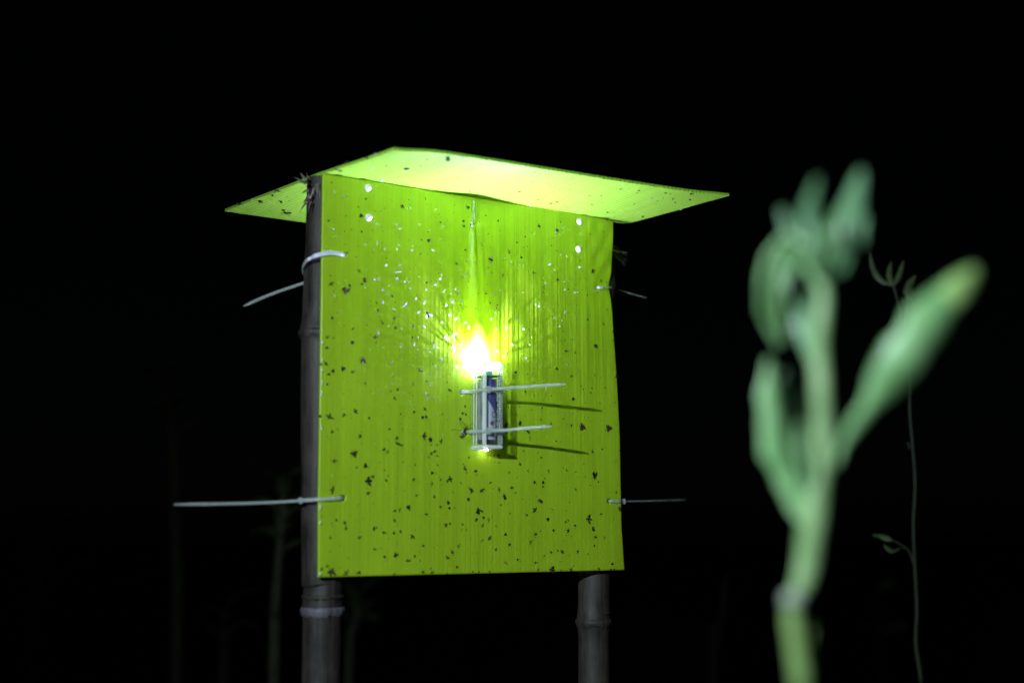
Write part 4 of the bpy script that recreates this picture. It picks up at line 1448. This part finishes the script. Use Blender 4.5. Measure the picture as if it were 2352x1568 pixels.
# thin twiggy weed to the right of the trap
D2 = 1.12
tb = at(2125, 1700, D2)
tb = Vector((tb.x, tb.y, 0))
tw = thing('thin_weed', 'thin dim twiggy weed behind the blurred plant at the right', 'weed', matrix=Matrix.Translation(tb))
mb = MB()
tp = [(2125, 1720), (2116, 1568), (2104, 1480), (2106, 1400), (2103, 1330), (2100, 1270), (2098, 1200), (2102, 1110), (2096, 1020), (2090, 950), (2088, 860), (2076, 770), (2066, 710), (2052, 655)]
path = catmull([tb] + [at(x, y, D2) for x, y in tp], 6)
mb.tube(path, [lerp(0.0024, 0.0009, (i / len(path)) ** 0.6) for i in range(len(path))], 8)
mb.build('stem', M_TWIG, tw, tb)
for pts in ([(2100, 1300), (2088, 1265), (2075, 1258)], [(2088, 1262), (2050, 1240), (2005, 1230)], [(2076, 770), (2085, 700), (2092, 650)], [(2104, 1480), (2098, 1470)], [(2090, 1030), (2085, 1015)]):
    mb = MB()
    mb.tube(catmull([at(x, y, D2 + 0.004 * i) for i, (x, y) in enumerate(pts)], 4), [0.0008] * (4 * (len(pts) - 1) + 1), 6)
    mb.build('twig', M_TWIG, tw, tb)
for pts, w in (([(2052, 655), (2025, 640), (2008, 615), (1998, 578)], 0.008), ([(2052, 655), (2045, 630), (2048, 600)], 0.007), ([(2054, 655), (2068, 630), (2076, 598)], 0.006),
               ([(2092, 690), (2090, 660), (2104, 632)], 0.010), ([(2050, 1240), (2030, 1228), (2004, 1226)], 0.009), ([(2070, 1256), (2050, 1262), (2030, 1250)], 0.007)):
    mb = MB()
    leaf(mb, [at(x, y, D2 + 0.006 * i) for i, (x, y) in enumerate(pts)], [0.2 * w, w, 0.8 * w, 0.1 * w], (1, 0.2, 0.25), 0.3, 4)
    solid(mb.build('leaf', M_WEED, tw, tb), 0.0003)

# weeds fading into the dark behind the trap
rw = random.Random(9)


def weed(label, stem, d, r, nleaf, lw, ll, top=True, spread=1.0):
    b = at(*stem[-1], d)
    b = Vector((b.x, b.y, 0))
    th = thing('weed', label, 'weed', 'weeds in the dark behind the trap', Matrix.Translation(b))
    mb = MB()
    path = catmull([b] + [at(x, y, d) for x, y in reversed(stem)], 8)
    mb.tube(path, [lerp(r, r * 0.4, i / len(path)) for i in range(len(path))], 8)
    mb.build('stem', M_WEEDSTEM, th, b)
    n = len(path)
    for k in range(nleaf):
        f = 1 - 0.42 * (k / max(1, nleaf - 1)) if top else rw.uniform(0.5, 1)
        i = min(n - 1, int(f * (n - 1)))
        p = path[i]
        a = k * 2.4 + rw.uniform(-0.4, 0.4)
        l = ll * rw.uniform(0.7, 1.2)
        d0 = Vector((math.cos(a) * spread, math.sin(a) * spread, rw.uniform(0.5, 1.2))).normalized()
        q1, q2 = p + d0 * l * 0.5, p + d0 * l + Vector((0, 0, -0.25 * l))
        mb = MB()
        leaf(mb, [p, q1, q2], [0.3 * lw, lw, 0.8 * lw, 0.1 * lw], (-math.sin(a), math.cos(a), 0.2), 0.25, 4)
        solid(mb.build('leaf', M_WEED, th, b), 0.0004)
    return th


weed('faint tall weed far left with a small leafy top', [(362, 865), (380, 920), (396, 1000), (402, 1200), (404, 1568)], 1.75, 0.011, 9, 0.028, 0.075)
weed('faint forked weed just left of the left pole', [(655, 1105), (650, 1180), (642, 1260), (632, 1400), (628, 1568)], 1.55, 0.009, 9, 0.024, 0.075)
weed('faint low weed in the bottom left corner', [(70, 1270), (75, 1340), (66, 1450), (62, 1568)], 1.9, 0.011, 10, 0.035, 0.10)
weed('dim weed stalk right of the right pole, beside the blurred plant', [(1664, 1335), (1660, 1400), (1650, 1480), (1638, 1568)], 1.55, 0.0095, 2, 0.012, 0.03)
weed('barely visible weed between the two plants at the right', [(2010, 1370), (2016, 1460), (2020, 1568)], 2.7, 0.010, 6, 0.03, 0.09)
weed('barely visible weed just right of the left pole', [(822, 1370), (815, 1440), (800, 1568)], 1.9, 0.009, 6, 0.028, 0.08)
weed('barely visible short weed between the two left weeds', [(520, 1400), (516, 1480), (512, 1568)], 2.0, 0.009, 6, 0.028, 0.08)
